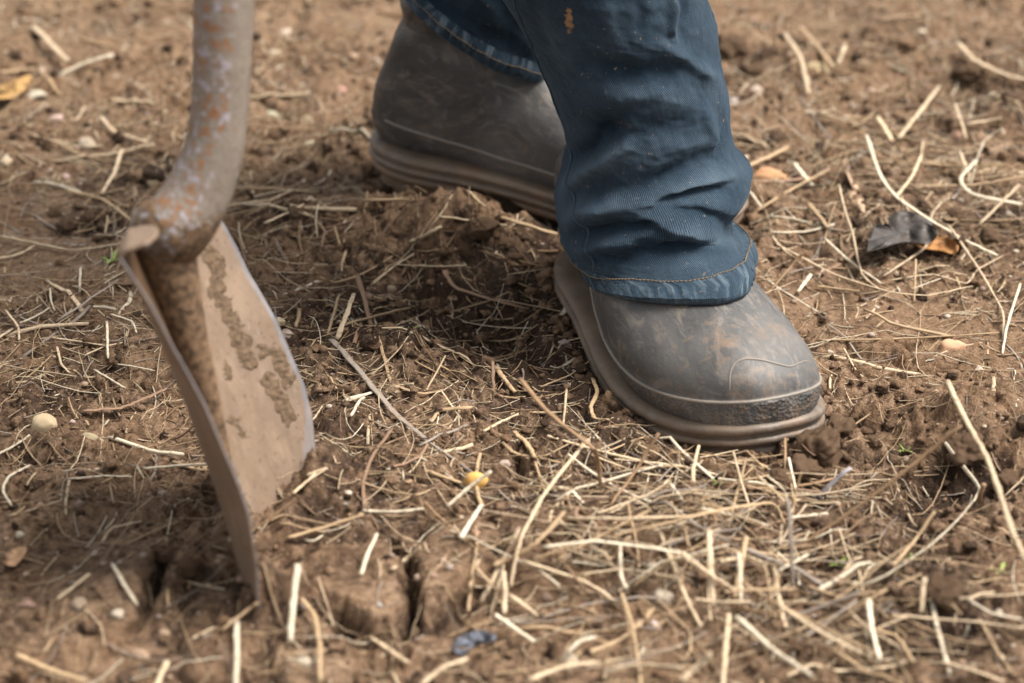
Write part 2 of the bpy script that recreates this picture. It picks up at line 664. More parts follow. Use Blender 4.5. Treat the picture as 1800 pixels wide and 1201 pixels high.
PLATES = [([(492, 1000), (545, 968), (610, 950), (670, 945), (700, 965), (708, 1010), (712, 1070), (690, 1098), (640, 1088), (590, 1060), (535, 1040), (495, 1025)], .013),
          ([(722, 960), (760, 925), (830, 900), (868, 920), (872, 965), (845, 1010), (800, 1040), (735, 1060), (722, 1010)], .013),
          ([(500, 1060), (540, 1066), (600, 1100), (640, 1128), (620, 1180), (520, 1190), (470, 1140), (470, 1085)], .007),
          ([(330, 1010), (420, 1030), (455, 1075), (440, 1150), (350, 1180), (310, 1100), (305, 1050)], .009),
          ([(1420, 560), (1470, 540), (1560, 560), (1600, 600), (1540, 590), (1450, 592)], .003)]


def rough_map(x, y, px, py):
    """0 smooth crust, 1 loose crumbly soil"""
    r = 0.62 + 0.60 * fbm(x, y, .16, 3, 5.0)
    for cx, cy, rx, ry, a in [(760, 560, 230, 170, .55), (620, 430, 260, 60, .4), (480, 900, 160, 110, .35), (1650, 850, 200, 130, .6), (1500, 1060, 400, 130, .3),
                              (1640, 590, 170, 60, -.6), (150, 1060, 190, 110, -.15), (640, 1040, 110, 70, -.35), (60, 400, 170, 100, -.35), (1500, 30, 400, 60, -.3),
                              (120, 60, 200, 60, -.2), (1400, 520, 80, 50, -.5), (130, 690, 160, 60, .25), (1560, 720, 130, 80, .2), (100, 500, 120, 60, -.2),
                              (1430, 130, 200, 60, .35), (820, 970, 120, 70, -.3)]:
        r = r + a * np.exp(-(((px - cx) / rx) ** 2 + ((py - cy) / ry) ** 2))
    return np.clip(r, 0.05, 1.15)


def moist_map(x, y, px, py):
    m = 0.31 + 0.80 * fbm(x, y, .12, 3, 31.0)
    for cx, cy, rx, ry, a in [(500, 40, 900, 160, -.22), (1560, 590, 260, 70, -.30), (1500, 150, 300, 200, -.10), (150, 1080, 260, 110, -.18), (640, 1030, 130, 70, -.25), (860, 560, 200, 120, 1.0), (640, 700, 160, 160, .40), (800, 430, 230, 50, .4), (960, 700, 130, 110, .45), (470, 960, 130, 110, .35), (290, 1030, 60, 80, .35),
                              (1690, 860, 100, 60, .7), (1520, 990, 220, 40, .45), (1650, 1080, 200, 90, .42), (1560, 430, 170, 60, .32), (1750, 380, 120, 90, .28),
                              (150, 690, 200, 50, .40), (140, 400, 90, 25, .35), (1430, 790, 90, 60, .5), (1290, 110, 80, 40, .3), (1710, 150, 120, 40, .40), (30, 560, 120, 40, .15),
                              (60, 740, 90, 110, .25), (900, 1120, 300, 60, .12), (1290, 880, 200, 60, .2), (520, 380, 80, 40, .35), (620, 560, 90, 70, .25)]:
        m = m + a * np.exp(-(((px - cx) / rx) ** 2 + ((py - cy) / ry) ** 2))
    return m


def height(x, y):
    px, py, dep = project(np.stack([x, y, np.zeros_like(x)], -1))
    ok = (dep > .5) & (np.abs(px) < 6000) & (np.abs(py) < 6000)
    px, py = np.where(ok, px, -5000), np.where(ok, py, -5000)
    rg = rough_map(x, y, px, py)
    far = sstep(1.6, 6, np.hypot(x, y))
    h = .010 * fbm(x, y, .30, 3, 1.0) + .05 * far * fbm(x, y, 3.0, 3, 2.0) * 2
    h += .0075 * fbm(x, y, .085, 3, 3.0) * (.5 + rg)
    h += blobs(x, y)
    wx = x + .004 * gnoise(x / .012, y / .012)
    wy = y + .004 * gnoise(x / .012 + 40, y / .012)
    f1, f2, idv = worley(wx, wy, .030, 3)
    h += rg * (.0095 * (idv - .35)) * sstep(.02, .22, f2 - f1)
    f1, f2, idv = worley(wx, wy, .0125, 11)
    h += rg * .0075 * (idv - .3) * sstep(.0, .30, f2 - f1)
    f1, f2, idv = worley(x, y, .0058, 23)
    h += rg * .0038 * (idv - .3) * sstep(.0, .35, f2 - f1)
    h += rg * .0040 * fbm(x, y, .012, 3, 8.0, .6) + rg * .0050 * (.35 - np.abs(fbm(x, y, .018, 4, 28.0, .62)) * 1.6)
    h += (.0006 + .0009 * rg) * fbm(x, y, .0045, 2, 9.0)
    for pts, wd, dp in CRACKS:
        P = gp(np.array([p[0] for p in pts], float), np.array([p[1] for p in pts], float))[:, :2]
        P = catmull(P, 14)
        m = (x > P[:, 0].min() - .03) & (x < P[:, 0].max() + .03) & (y > P[:, 1].min() - .03) & (y < P[:, 1].max() + .03)
        if m.any():
            jx = x[m] + .0035 * gnoise(x[m] / .011 + 7, y[m] / .011)
            jy = y[m] + .0035 * gnoise(x[m] / .011, y[m] / .011 + 7)
            d, fr = seg_dist(jx, jy, P)
            ww = wd * (.45 + .75 * np.sin(np.pi * np.clip(fr * .92 + .04, 0, 1)))
            h[m] -= dp * np.exp(-(d / ww) ** 2)
    for poly, up_ in PLATES:
        P = gp(np.array([p[0] for p in poly], float), np.array([p[1] for p in poly], float), .01)[:, :2]
        P = catmull(np.vstack([P, P[:1]]), 40)
        m = (x > P[:, 0].min() - .03) & (x < P[:, 0].max() + .03) & (y > P[:, 1].min() - .03) & (y < P[:, 1].max() + .03)
        xx = x[m] + .006 * gnoise(x[m] / .016, y[m] / .016) + .0035 * gnoise(x[m] / .006, y[m] / .006)
        yy_ = y[m] + .006 * gnoise(x[m] / .016 + 5, y[m] / .016) + .0035 * gnoise(x[m] / .006 + 5, y[m] / .006)
        d, _ = seg_dist(xx, yy_, P)
        ins = np.zeros(xx.shape, bool)
        for k in range(len(P) - 1):
            (ax, ay), (bx, by) = P[k], P[k + 1]
            c = ((ay > yy_) != (by > yy_)) & (xx < (bx - ax) * (yy_ - ay) / (by - ay + 1e-12) + ax)
            ins ^= c
        sd = np.where(ins, d, -d)
        k = sstep(-.004, .006, sd)
        top = up_ + .0035 * fbm(xx, yy_, .03, 3, 2.2) + .0022 * fbm(xx, yy_, .009, 3, 4.2) - .25 * np.clip(.010 - sd, 0, .010)
        h[m] = h[m] * (1 - k) + np.maximum(top, h[m] * .3) * k - .005 * np.exp(-((sd + .003) / .0022) ** 2)
    # ground pressed flat under each boot
    for heel, dr, ln in ((FB_HEEL, FB_D, .29 * FB_S), (RB_HEEL, RB_D, .29 * RB_S)):
        a, b = heel + dr * .03, heel + dr * (ln - .045)
        d, _ = seg_dist(x, y, [a, b])
        k = 1 - sstep(.048, .085, d)
        h = h * (1 - k) + np.minimum(h, -.0015) * k * .6 - .001 * k
        h += .0065 * np.exp(-((d - .072) / .012) ** 2) * (.6 + 1.2 * gnoise(x / .018, y / .018))
    return h


GX, GY = np.meshgrid(XS, YS)
GZ = height(GX, GY)


def H(x, y):
    x, y = np.asarray(x, float), np.asarray(y, float)
    i = np.clip(np.searchsorted(XS, x) - 1, 0, len(XS) - 2)
    j = np.clip(np.searchsorted(YS, y) - 1, 0, len(YS) - 2)
    u = np.clip((x - XS[i]) / (XS[i + 1] - XS[i]), 0, 1)
    v = np.clip((y - YS[j]) / (YS[j + 1] - YS[j]), 0, 1)
    return (GZ[j, i] * (1 - u) + GZ[j, i + 1] * u) * (1 - v) + (GZ[j + 1, i] * (1 - u) + GZ[j + 1, i + 1] * u) * v


def on_ground(px, py, lift=0.0):
    px, py = np.asarray(px, float), np.asarray(py, float)
    z = np.zeros_like(px)
    for _ in range(8):
        P = gp(px, py, z)
        z = z * .4 + .6 * (H(P[..., 0], P[..., 1]) + lift)
    return gp(px, py, z)


_px, _py, _dep = project(np.stack([GX, GY, GZ], -1))
_ok = _dep > .5
_px, _py = np.where(_ok, _px, -5000), np.where(_ok, _py, -5000)
GM = moist_map(GX, GY, _px, _py)
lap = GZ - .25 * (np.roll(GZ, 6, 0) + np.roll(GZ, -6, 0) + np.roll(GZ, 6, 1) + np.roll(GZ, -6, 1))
GM = GM + np.clip(-lap * 60, -.12, .25) * (np.abs(GX) < 1)     # recess shade painted into the tone: hollows darker, bumps lighter
me = mesh_np('soil_ground', np.stack([GX, GY, GZ], -1).reshape(-1, 3), grid_faces(len(YS), len(XS), False), True, {'moist_shade': GM})
link('ground', me, MAT_SOIL, kind='structure', label='dry brown farm soil with crumbs, cracks and a dark dug hollow')

# ------------------------------------------------------------------ boots
# rings of the boot in side view: top (x, z), bottom (x, z); x runs from heel 0 to toe .29
RINGS = [
    (.2898, .0275, .2898, .0250), (.2885, .0385, .2893, .020), (.285, .0470, .287, .015), (.279, .0545, .282, .013), (.270, .0615, .273, .013),
    (.256, .0685, .258, .013), (.238, .0745, .238, .013), (.216, .0805, .214, .013), (.194, .0885, .190, .013), (.172, .100, .165, .013),
    (.153, .116, .135, .013), (.140, .132, .105, .013), (.1315, .146, .075, .013), (.1265, .158, .048, .013), (.1235, .169, .024, .014),
    (.122, .179, .008, .021), (.121, .189, .001, .035), (.1205, .198, .001, .055), (.121, .207, .008, .078), (.122, .217, .019, .101),
    (.1235, .228, .027, .129), (.1245, .241, .030, .160), (.126, .255, .029, .194), (.128, .271, .026, .230), (.130, .292, .022, .270), (.132, .315, .020, .310),
]
PX = [0, .004, .012, .028, .05, .09, .13, .165, .20, .225, .245, .262, .275, .284, .289, .2905]
PMED = [0, .014, .024, .032, .0355, .034, .036, .0425, .0495, .052, .052, .049, .043, .034, .018, 0]
PLAT = [0, .014, .024, .033, .038, .041, .047, .0530, .0555, .0525, .047, .039, .030, .020, .009, 0]


def boot_surface(side, nr=170, nphi=120, slim=0.0):
    """side=+1: medial is +Y (right foot), -1 mirrored; returns grid (nr,nphi,3) in local metres"""
    R0 = np.array(RINGS)
    R0[7:, 0] -= slim * sstep(6, 12, np.arange(7, len(R0)))
    R0[7:18, 1] -= slim * .6 * np.sin(np.linspace(0, np.pi, 11))
    Rg = catmull(R0, nr)
    ph = np.linspace(0, 2 * np.pi, nphi, endpoint=False)
    G = np.empty((nr, nphi, 3))
    for k in range(nr):
        tx, tz, bx, bz = Rg[k]
        tilt = math.atan2(abs(tx - bx), max(tz - bz, 1e-4))
        foot = max(0.0, 1 - tilt / .9)                       # 1: foot section, 0: shaft section
        xw = bx if foot > .05 else .05
        wm = np.interp(min(bx, .29), PX, PMED)
        wl = np.interp(min(bx, .29), PX, PLAT)
        heel_w = .036 + .010 * sstep(.06, .26, tz)
        f = sstep(.06, .12, bx) if bx < .12 else 1.0
        sh = sstep(.120, .05, bx) if bx < .12 else 0.0
        wm = wm * (1 - sh) + heel_w * sh
        wl = wl * (1 - sh) + heel_w * sh
        if k > nr * .72:
            q = (k / nr - .72) / .28
            wm = wl = heel_w + .012 * q
        e = .62 * f + 1.0 * (1 - f)                          # squarer lower foot section
        c, s = np.cos(ph), np.sin(ph)
        low = np.clip(-c, 0, 1)
        a = .5 - .5 * np.sign(c) * np.abs(c) ** np.where(c > 0, 1.0, .75 * f + (1 - f))
        lat = np.abs(s) ** np.where(c > 0, .95, .55 * f + .95 * (1 - f))
        prof = 1 - .10 * f * np.clip(c, 0, 1) ** 1.5
        wd = np.where(s > 0, wm, wl) * lat * prof
        G[k, :, 0] = tx + (bx - tx) * a
        G[k, :, 2] = tz + (bz - tz) * a
        G[k, :, 1] = np.sign(s) * wd * side
        # the toe leans a little towards the big toe
    return G


def toe_spring(P):
    P = P.copy()
    x = P[..., 0]
    P[..., 2] += .010 * np.clip((x - .215) / .075, 0, 1.2) ** 2
    return P


def zline(x):
    return .0365 + .001 * np.clip((x - .2) / .09, 0, 1) + .012 * np.clip((.12 - x) / .12, 0, 1)


def plan_outline(side, n=160, grow=0.0):
    xs = np.concatenate([.145 - .1455 * np.cos(np.linspace(0, np.pi, n // 2))])
    m = np.interp(xs, PX, PMED)
    l = np.interp(xs, PX, PLAT)
    k = np.hanning(5) / np.hanning(5).sum()
    P = np.vstack([np.stack([xs, m * side], 1), np.stack([xs[::-1], -l[::-1] * side], 1)[1:-1]])
    P = catmull(np.vstack([P, P[:1]]), n + 1)[:-1]
    for _ in range(4):
        P = .5 * P + .25 * (np.roll(P, 1, 0) + np.roll(P, -1, 0))
    T = np.roll(P, -1, 0) - np.roll(P, 1, 0)
    N = np.stack([T[:, 1], -T[:, 0]], 1)
    N /= np.linalg.norm(N, axis=1)[:, None]
    c = P.mean(0)
    if ((P - c) * N).sum(1).mean() < 0:
        N = -N
    return P, N


def make_boot(heel, ang, sc, side, parent, z0, wrinkle, seed, label, pitch=0.0):
    M4 = Matrix.Translation((heel[0], heel[1], z0)) @ Matrix.Rotation(ang, 4, 'Z') @ Matrix.Rotation(pitch, 4, 'Y') @ Matrix.Scale(sc, 4)
    G = boot_surface(side, slim=.026 * wrinkle)
    if wrinkle == 0:                                   # this shaft ends inside the jeans leg
        G[..., 2] = np.minimum(G[..., 2], .135 + .04 * (G[..., 2] - .135))
        k_ = sstep(.095, .137, G[..., 2])
        G[..., 1] *= 1 - .32 * k_
        G[..., 0] = .075 + (G[..., 0] - .075) * (1 - .16 * k_)
    nr, nphi, _ = G.shape
    # normals by differences
    du = np.gradient(G, axis=0)
    dv = np.roll(G, -1, 1) - np.roll(G, 1, 1)
    N = np.cross(du, dv)
    N /= np.linalg.norm(N, axis=2)[..., None] + 1e-9
    cen = G.mean(1, keepdims=True)
    sg = np.sign(((G - cen) * N).sum(2).mean())
    N *= sg
    x, y, z = G[..., 0], G[..., 1], G[..., 2]
    zl = zline(x)
    band = sstep(.0012, -.0012, z - zl)
    d = .0016 * band
    # soft dents and wrinkles of the rubber
    d += .0012 * fbm(x * 1.0 + seed, y + z, .045, 3, seed)
    wr = wrinkle * sstep(.10, .14, z) * (1 - .6 * sstep(.2, .26, z))
    d += wr * .0034 * np.sin(2 * np.pi * (z * 1.0 + .35 * x + .012 * gnoise(x / .03, y / .03)) / .048)
    d += wr * .0085 * fbm(x, z, .035, 2, seed + 3)
    # two raised moulding lines on the toe cap
    mud = .38 * np.exp(-(np.clip(x, 0, .30) - .285) ** 2 / .018 ** 2) + .02 * band * (.5 + gnoise(x / .03 + seed, z / .03))
    mud += .35 * np.exp(-((x - .250) / .02) ** 2) * sstep(.05, .07, z) * (1 + gnoise(x / .02, y / .02 + seed))
    G2 = toe_spring(G + N * d[..., None])
    V = G2.reshape(-1, 3)
    F = grid_faces(nr, nphi)
    tip = np.repeat(G2[:1].mean(1, keepdims=True), nphi, 1) + np.array([.0004, 0, 0])
    V = np.vstack([tip.reshape(-1, 3), V])
    F = grid_faces(nr + 1, nphi)
    attrs = {'band': np.append(np.ones(nphi), band.ravel()), 'mud': np.append(np.full(nphi, .6), mud.ravel())}
    me = mesh_np('boot_upper', V, F, True, attrs)
    up = link('rubber_boot', me, MAT_RUB, parent, label)
    up.matrix_local = M4
    # raised line round the foot
    left, right = [], []
    for k in range(nr):
        for lst, cols in ((left, range(0, nphi // 2 + 1)), (right, [(-j) % nphi for j in range(0, nphi // 2 + 1)])):
            zz = z[k, cols] - zl[k, cols]
            idx = np.where((zz[:-1] > 0) & (zz[1:] <= 0))[0]
            if len(idx):
                i = idx[0]
                t = zz[i] / (zz[i] - zz[i + 1])
                p = G2[k, cols[i]] * (1 - t) + G2[k, cols[i + 1]] * t
                n = N[k, cols[i]]
                lst.append(p + n * .0003)
    left, right = np.array(left), np.array(right)
    left = left[left[:, 0] > .02]
    right = right[right[:, 0] > .02]
    path = np.vstack([left[::-1], right])
    path = path[np.concatenate([[True], np.linalg.norm(np.diff(path, axis=0), axis=1) > 4e-4])]
    for _ in range(6):
        path[1:-1] = .5 * path[1:-1] + .25 * (path[:-2] + path[2:])
    v, f, _u = tube_np(path, .0011, 6)
    link('piping', mesh_np('piping', v, f, True, {'mud': np.full(len(v), .0), 'band': np.zeros(len(v))}), MAT_PIPE, up)
    # wavy moulding across the toe cap and the swoop on the instep
    def surf(ks, phs):
        out = []
        for kk, pp in zip(ks, phs):
            k0 = int(np.clip(kk, 0, nr - 2)); fk = kk - k0
            jj = (pp / (2 * np.pi) * nphi) % nphi
            j0 = int(jj) % nphi; fj = jj - int(jj); j1 = (j0 + 1) % nphi
            out.append((G2[k0, j0] * (1 - fj) + G2[k0, j1] * fj) * (1 - fk) + (G2[k0 + 1, j0] * (1 - fj) + G2[k0 + 1, j1] * fj) * fk)
        return np.array(out)
    def kx(xv):
        return float(np.interp(-xv, -G[:nr // 2, 0, 0], np.arange(nr // 2)))
    t = np.linspace(0, 1, 60)
    phs = (-1.0 + 2.15 * t) * side
    xs = .2780 - .0050 * np.sin(t * np.pi) + .0022 * np.cos(t * 3 * np.pi) - .010 * sstep(.75, 1, t)
    p = surf([kx(a) for a in xs], phs)
    v, f, _u = tube_np(p, .0007 * np.sin(np.pi * np.clip(t * .94 + .03, 0, 1)) ** .6, 6)
    link('piping', mesh_np('toe_line', v, f, True, {'mud': np.full(len(v), .0), 'band': np.zeros(len(v))}), MAT_PIPE, up)
    # sole with two rounded welts
    O, On = plan_outline(side)
    prof = [(.000, -.004), (.0005, .0005), (.004, .0022), (.0075, .0012), (.0085, -.0008), (.0100, .0010), (.0120, .0044), (.0145, .0048), (.0165, .0036), (.0175, .0016), (.0190, .0016),
            (.0200, .0038), (.0222, .0046), (.0248, .0040), (.0268, .0018), (.0278, -.0025), (.0275, -.010)]
    prof = catmull(np.array(prof), 44)
    prof[:, 0] *= .84
    n = len(O)
    zz = prof[:, 0][:, None] + np.zeros(n)
    P2 = O[None] + On[None] * prof[:, 1][:, None, None]
    # arch: the underside lifts between heel block and forefoot
    xx = P2[..., 0]
    arch = .0085 * sstep(.080, .090, xx) * (1 - sstep(.118, .150, xx))
    zz = np.maximum(zz, arch * (zz < .009))
    Vs = np.concatenate([P2, zz[..., None]], -1)
    Vs = toe_spring(Vs)
    Vs[..., 2] += .0004 * gnoise(Vs[..., 0] / .01 + seed, Vs[..., 1] / .01)
    caps = np.concatenate([toe_spring(np.array([[[.14, 0, .004]]]).repeat(n, 1)) * [1, 0, 1]], 0)
    low = Vs[0:1] * np.array([1, .05, 1])
    hi = Vs[-1:] * np.array([1, .05, 1])
    Va = np.concatenate([low, Vs, hi], 0).reshape(-1, 3)
    md = .35 + .35 * gnoise(Va[:, 0] / .02 + seed, Va[:, 1] / .02) + .5 * sstep(.012, .0, Va[:, 2])
    link('sole', mesh_np('sole', Va, grid_faces(len(prof) + 2, n, True, True), True, {'mud': md}), MAT_SOLE, up)
    # heel block under the arch end of the sole
    B0 = O.copy()
    B0[:, 0] = np.clip(B0[:, 0], .004, .088)
    c0 = B0.mean(0)
    B0 = c0 + (B0 - c0) * .95
    lv = catmull(np.array([(.004, .98), (.001, 1.0), (-.004, .985), (-.010, .97), (-.0128, .955), (-.0135, .90)]), 16)
    Vh = np.concatenate([np.concatenate([c0 + (B0 - c0) * q, np.full((n, 1), zq)], 1)[None] for zq, q in lv] + [np.concatenate([c0 + (B0 - c0) * .02, np.full((n, 1), -.0135)], 1)[None]], 0)
    Vh[..., 1] += .0006 * gnoise(Vh[..., 0] / .008 + seed, Vh[..., 2] / .008)
    Vh = Vh.reshape(-1, 3)
    link('heel_block', mesh_np('heel_block', Vh, grid_faces(17, n, True, True), True, {'mud': .75 + .4 * gnoise(Vh[:, 0] / .02, Vh[:, 1] / .02)}), MAT_SOLE, up)
    return up


person = link('person', None, None, None, 'person in muddy blue jeans and grey-brown rubber boots stepping forward beside the spade', 'person')
fb = make_boot(FB_HEEL, FB_A, FB_S, 1, person, -.0135, .0, 2.0, 'dusty grey rubber boot of the front foot, toe towards the viewer')
rb = make_boot(RB_HEEL, RB_A, RB_S, -1, person, .013, 1.0, 9.0, 'darker rubber boot of the rear foot, partly behind the front leg', R(2.6))


# ------------------------------------------------------------------ jeans
def denim_mesh(name, V, nth, attrs, vlen, parent, mat, label=None, objname='jeans_leg', thick=None):
    nr = len(V)
    V = np.asarray(V)
    arc = np.concatenate([np.zeros((nr, 1)), np.cumsum(np.linalg.norm(np.diff(np.concatenate([V, V[:, :1]], 1), axis=1), axis=2), 1)], 1)
    Vd = np.concatenate([V, V[:, :1]], 1)                        # seam column doubled for clean UVs
    hgt = np.broadcast_to(vlen[:, None], (nr, nth + 1))
    uv = np.stack([arc * 0 + arc.mean(0)[None, :], hgt], -1)
    at = {k: np.concatenate([a, a[:, :1]], 1).ravel() for k, a in attrs.items()}
    me = mesh_np(name, Vd.reshape(-1, 3), grid_faces(nr, nth + 1, False), True, at, uv.reshape(-1, 2))
    return link(objname, me, mat, parent, label)


# --- front leg: silhouette rows (py, left px, right px)
ROWS = [(487, 1034, 1317), (478, 1030, 1318), (468, 1026, 1318), (455, 1022, 1316), (442, 1010, 1311), (425, 994, 1302), (405, 984, 1294), (385, 980, 1288), (362, 977, 1291), (345, 978, 1300), (325, 984, 1313), (308, 990, 1318),
        (290, 994, 1314), (270, 997, 1300), (245, 996, 1289), (215, 990, 1284), (185, 980, 1280), (150, 966, 1275), (110, 950, 1268), (70, 931, 1260), (30, 908, 1251), (0, 890, 1244), (-60, 850, 1228), (-140, 800, 1205)]
NTH, NV = 420, 360
rows = catmull(np.array(ROWS, float), NV)
cy0 = ANK[1]
yy = cy0 + np.linspace(0, 1, NV) ** .8 * .045
Lp, Rp = at_y(rows[:, 1], rows[:, 0], yy), at_y(rows[:, 2], rows[:, 0], yy)
cen = (Lp + Rp) / 2
cen[:, 2] = (Lp[:, 2] + Rp[:, 2]) / 2
rad = (Rp[:, 0] - Lp[:, 0]) / 2
th = np.linspace(0, 2 * np.pi, NTH, endpoint=False)
hv0 = cen[:, 2] - cen[0, 2]
V0 = np.empty((NV, NTH, 3))
V0[..., 0] = cen[:, None, 0] + rad[:, None] * np.cos(th)
V0[..., 1] = cen[:, None, 1] + (rad * np.interp(hv0, [0, .05, .15, .3], [1.36, 1.36, 1.22, 1.12]))[:, None] * np.sin(th) * np.where(np.sin(th) < 0, 1 + .14 * np.exp(-hv0 / .05)[:, None], 1.0)
V0[..., 2] = cen[:, None, 2] + .019 * np.clip(-np.sin(th), 0, 1)[None, :] ** 1.5 * np.exp(-hv0 / .055)[:, None]
hv = cen[:, 2] - cen[0, 2]
# outward normal
Nn = np.stack([np.cos(th)[None] + 0 * rad[:, None], np.sin(th)[None] + 0 * rad[:, None], np.zeros((NV, NTH))], -1)
ppx, ppy, _ = project(V0)
front = sstep(.25, -.25, np.sin(th))[None, :] + 0 * ppx
sidef = np.clip(1 - np.abs(np.cos(th)) ** 6, 0, 1)[None, :]
FOLDS = [  # polyline in the photo, width px, amplitude m (raised > 0, hollow < 0)
    ([(985, 345), (1004, 318), (1032, 304), (1067, 280), (1096, 252), (1112, 225)], 17, .0085),
    ([(996, 275), (1020, 268), (1052, 250), (1075, 222), (1085, 200)], 17, -.0070),
    ([(1085, 300), (1140, 275), (1200, 255), (1250, 250)], 22, .0030),
    ([(1100, 345), (1150, 318), (1210, 290), (1250, 270)], 16, -.0040),
    ([(1000, 385), (1040, 365), (1085, 355), (1130, 350)], 19, .0080),
    ([(1015, 418), (1060, 408), (1120, 402), (1165, 395)], 14, -.0075),
    ([(1145, 362), (1190, 345), (1235, 332), (1285, 345)], 10, -.0050),
    ([(1150, 348), (1200, 325), (1250, 308), (1310, 300)], 17, .0065),
    ([(1130, 383), (1183, 398), (1237, 412), (1306, 432)], 13, .0065),
    ([(1190, 372), (1240, 380), (1290, 395)], 11, -.0045),
    ([(1042, 462), (1100, 452), (1150, 438), (1200, 438), (1260, 452)], 12, -.0060),
    ([(1020, 440), (1060, 432), (1100, 428)], 10, .0030),
    ([(1180, 420), (1140, 440), (1090, 455)], 9, .0030),
    ([(1040, 108), (1090, 128), (1150, 132), (1205, 112)], 24, -.0062),
    ([(1160, 82), (1200, 98), (1246, 134), (1270, 160)], 13, .0045),
    ([(1050, 160), (1100, 170), (1160, 165), (1230, 190)], 22, .0040),
    ([(1176, -20), (1180, 15), (1187, 70)], 6, .0040),
    ([(1196, -20), (1200, 20), (1200, 70)], 9, -.0030),
    ([(1010, 215), (1050, 225), (1100, 230), (1170, 225)], 18, -.0040),
    ([(1235, 190), (1250, 225), (1248, 262)], 10, .0035),
    ([(1262, 200), (1270, 240), (1262, 275)], 9, -.0030),
    ([(960, 20), (985, 80), (1010, 150)], 14, .0025),
    ([(1060, 0), (1075, 50), (1085, 90)], 16, .0018),
    ([(1120, 10), (1130, 60)], 14, -.0020),
    ([(1090, 180), (1080, 215), (1050, 260)], 9, .0020),
    ([(1180, 470), (1240, 458), (1300, 450)], 8, .0025),
    ([(1070, 490), (1100, 500)], 9, .0015),
]
disp = np.zeros((NV, NTH))
wear = np.zeros((NV, NTH))
jx = ppx + 5 * gnoise(ppx / 40, ppy / 40)
jy = ppy + 5 * gnoise(ppx / 40 + 9, ppy / 40)
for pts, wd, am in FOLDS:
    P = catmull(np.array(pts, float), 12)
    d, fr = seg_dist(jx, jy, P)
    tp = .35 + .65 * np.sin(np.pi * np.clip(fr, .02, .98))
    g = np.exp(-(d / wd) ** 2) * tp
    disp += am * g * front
    wear += np.sign(am) * g * front * (min(abs(am) / .006, 1.2)) * .55  # worn crests, with fold highlights and crease shade painted into the tone
tgrid = hv[:, None] + 0 * th[None]
s_ = th[None] * .055 + 0 * tgrid
disp += (1 - front) * (.006 * np.sin(2 * np.pi * (tgrid + .01 * np.sin(th * 2)) / .05) * np.exp(-tgrid / .12) + .004 * fbm(s_, tgrid, .05, 3, 4))
disp += .0020 * fbm(s_, tgrid * 1.5, .045, 3, 12, .5) + .0007 * fbm(s_, tgrid, .008, 2, 17)
crumple = np.exp(-tgrid / .14)
disp += front * (.0007 * crumple + .0002) * (1 - np.abs(fbm(s_ * .55 + tgrid * .35, tgrid * 1.3, .020, 3, 44, .55)) * 3.2)
disp *= 1 - .55 * np.exp(-tgrid / .012)
edge_k = 1 - .65 * np.abs(np.cos(th)[None]) ** 8 * front           # keep the silhouette where it is
disp = disp * edge_k * 1.15
V1 = V0 + Nn * disp[..., None]
V1[..., 2] -= .35 * disp * crumple                                  # puddled cloth sags
V1[..., 2] += -.0035 * sstep(.02, 0, tgrid) * np.sin(th * 1.0 + .5)
from mathutils.bvhtree import BVHTree
bpy.context.view_layer.update()


def clear_of(boot, V, mask, gap=.0045):
    mw = boot.matrix_local
    tr = BVHTree.FromPolygons([mw @ q.co for q in boot.data.vertices], [tuple(q.vertices) for q in boot.data.polygons])
    dl = np.zeros(V.shape[:2])
    o_ = Vector(CP)
    for i in range(V.shape[0]):
        for j in range(V.shape[1]):
            if mask[i, j]:
                d = Vector(V[i, j]) - o_
                L = d.length
                hit = tr.ray_cast(o_, d / L, L + gap)
                if hit[0] is not None:
                    dl[i, j] = L - (hit[3] - gap)
    raw = dl.copy()
    for _ in range(30):
        q = dl.copy()
        q[1:-1] = .5 * dl[1:-1] + .25 * (dl[:-2] + dl[2:])
        q = .5 * q + .25 * (np.roll(q, 1, 1) + np.roll(q, -1, 1))
        dl = np.maximum(q, raw)
    for _ in range(12):
        dl[1:-1] = .5 * dl[1:-1] + .25 * (dl[:-2] + dl[2:])
        dl[0] = dl[1]
        dl = .5 * dl + .25 * (np.roll(dl, 1, 1) + np.roll(dl, -1, 1))
    dl = np.where(raw > 0, np.maximum(dl, raw), dl)
    u = V - CP
    u /= np.linalg.norm(u, axis=2)[..., None]
    return V - u * dl[..., None]


V1 = clear_of(fb, V1, (front > .02) & (tgrid < .16))
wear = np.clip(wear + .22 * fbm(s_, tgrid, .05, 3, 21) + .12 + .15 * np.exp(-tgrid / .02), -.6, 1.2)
spot = np.exp(-(((ppx - 1000) / 11) ** 2 + ((ppy - 36) / 24) ** 2)) + .55 * np.exp(-(((ppx - 1095) / 22) ** 2 + ((ppy - 222) / 9) ** 2))
spot *= front
HEMN = int(np.argmax(hv > .0185))
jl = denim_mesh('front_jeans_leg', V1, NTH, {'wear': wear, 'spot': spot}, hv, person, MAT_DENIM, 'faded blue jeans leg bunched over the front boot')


def normals_grid(V):
    du = np.gradient(V, axis=0)
    dv = (np.roll(V, -1, 1) - np.roll(V, 1, 1))
    n = np.cross(dv, du)
    return n / (np.linalg.norm(n, axis=2)[..., None] + 1e-9)


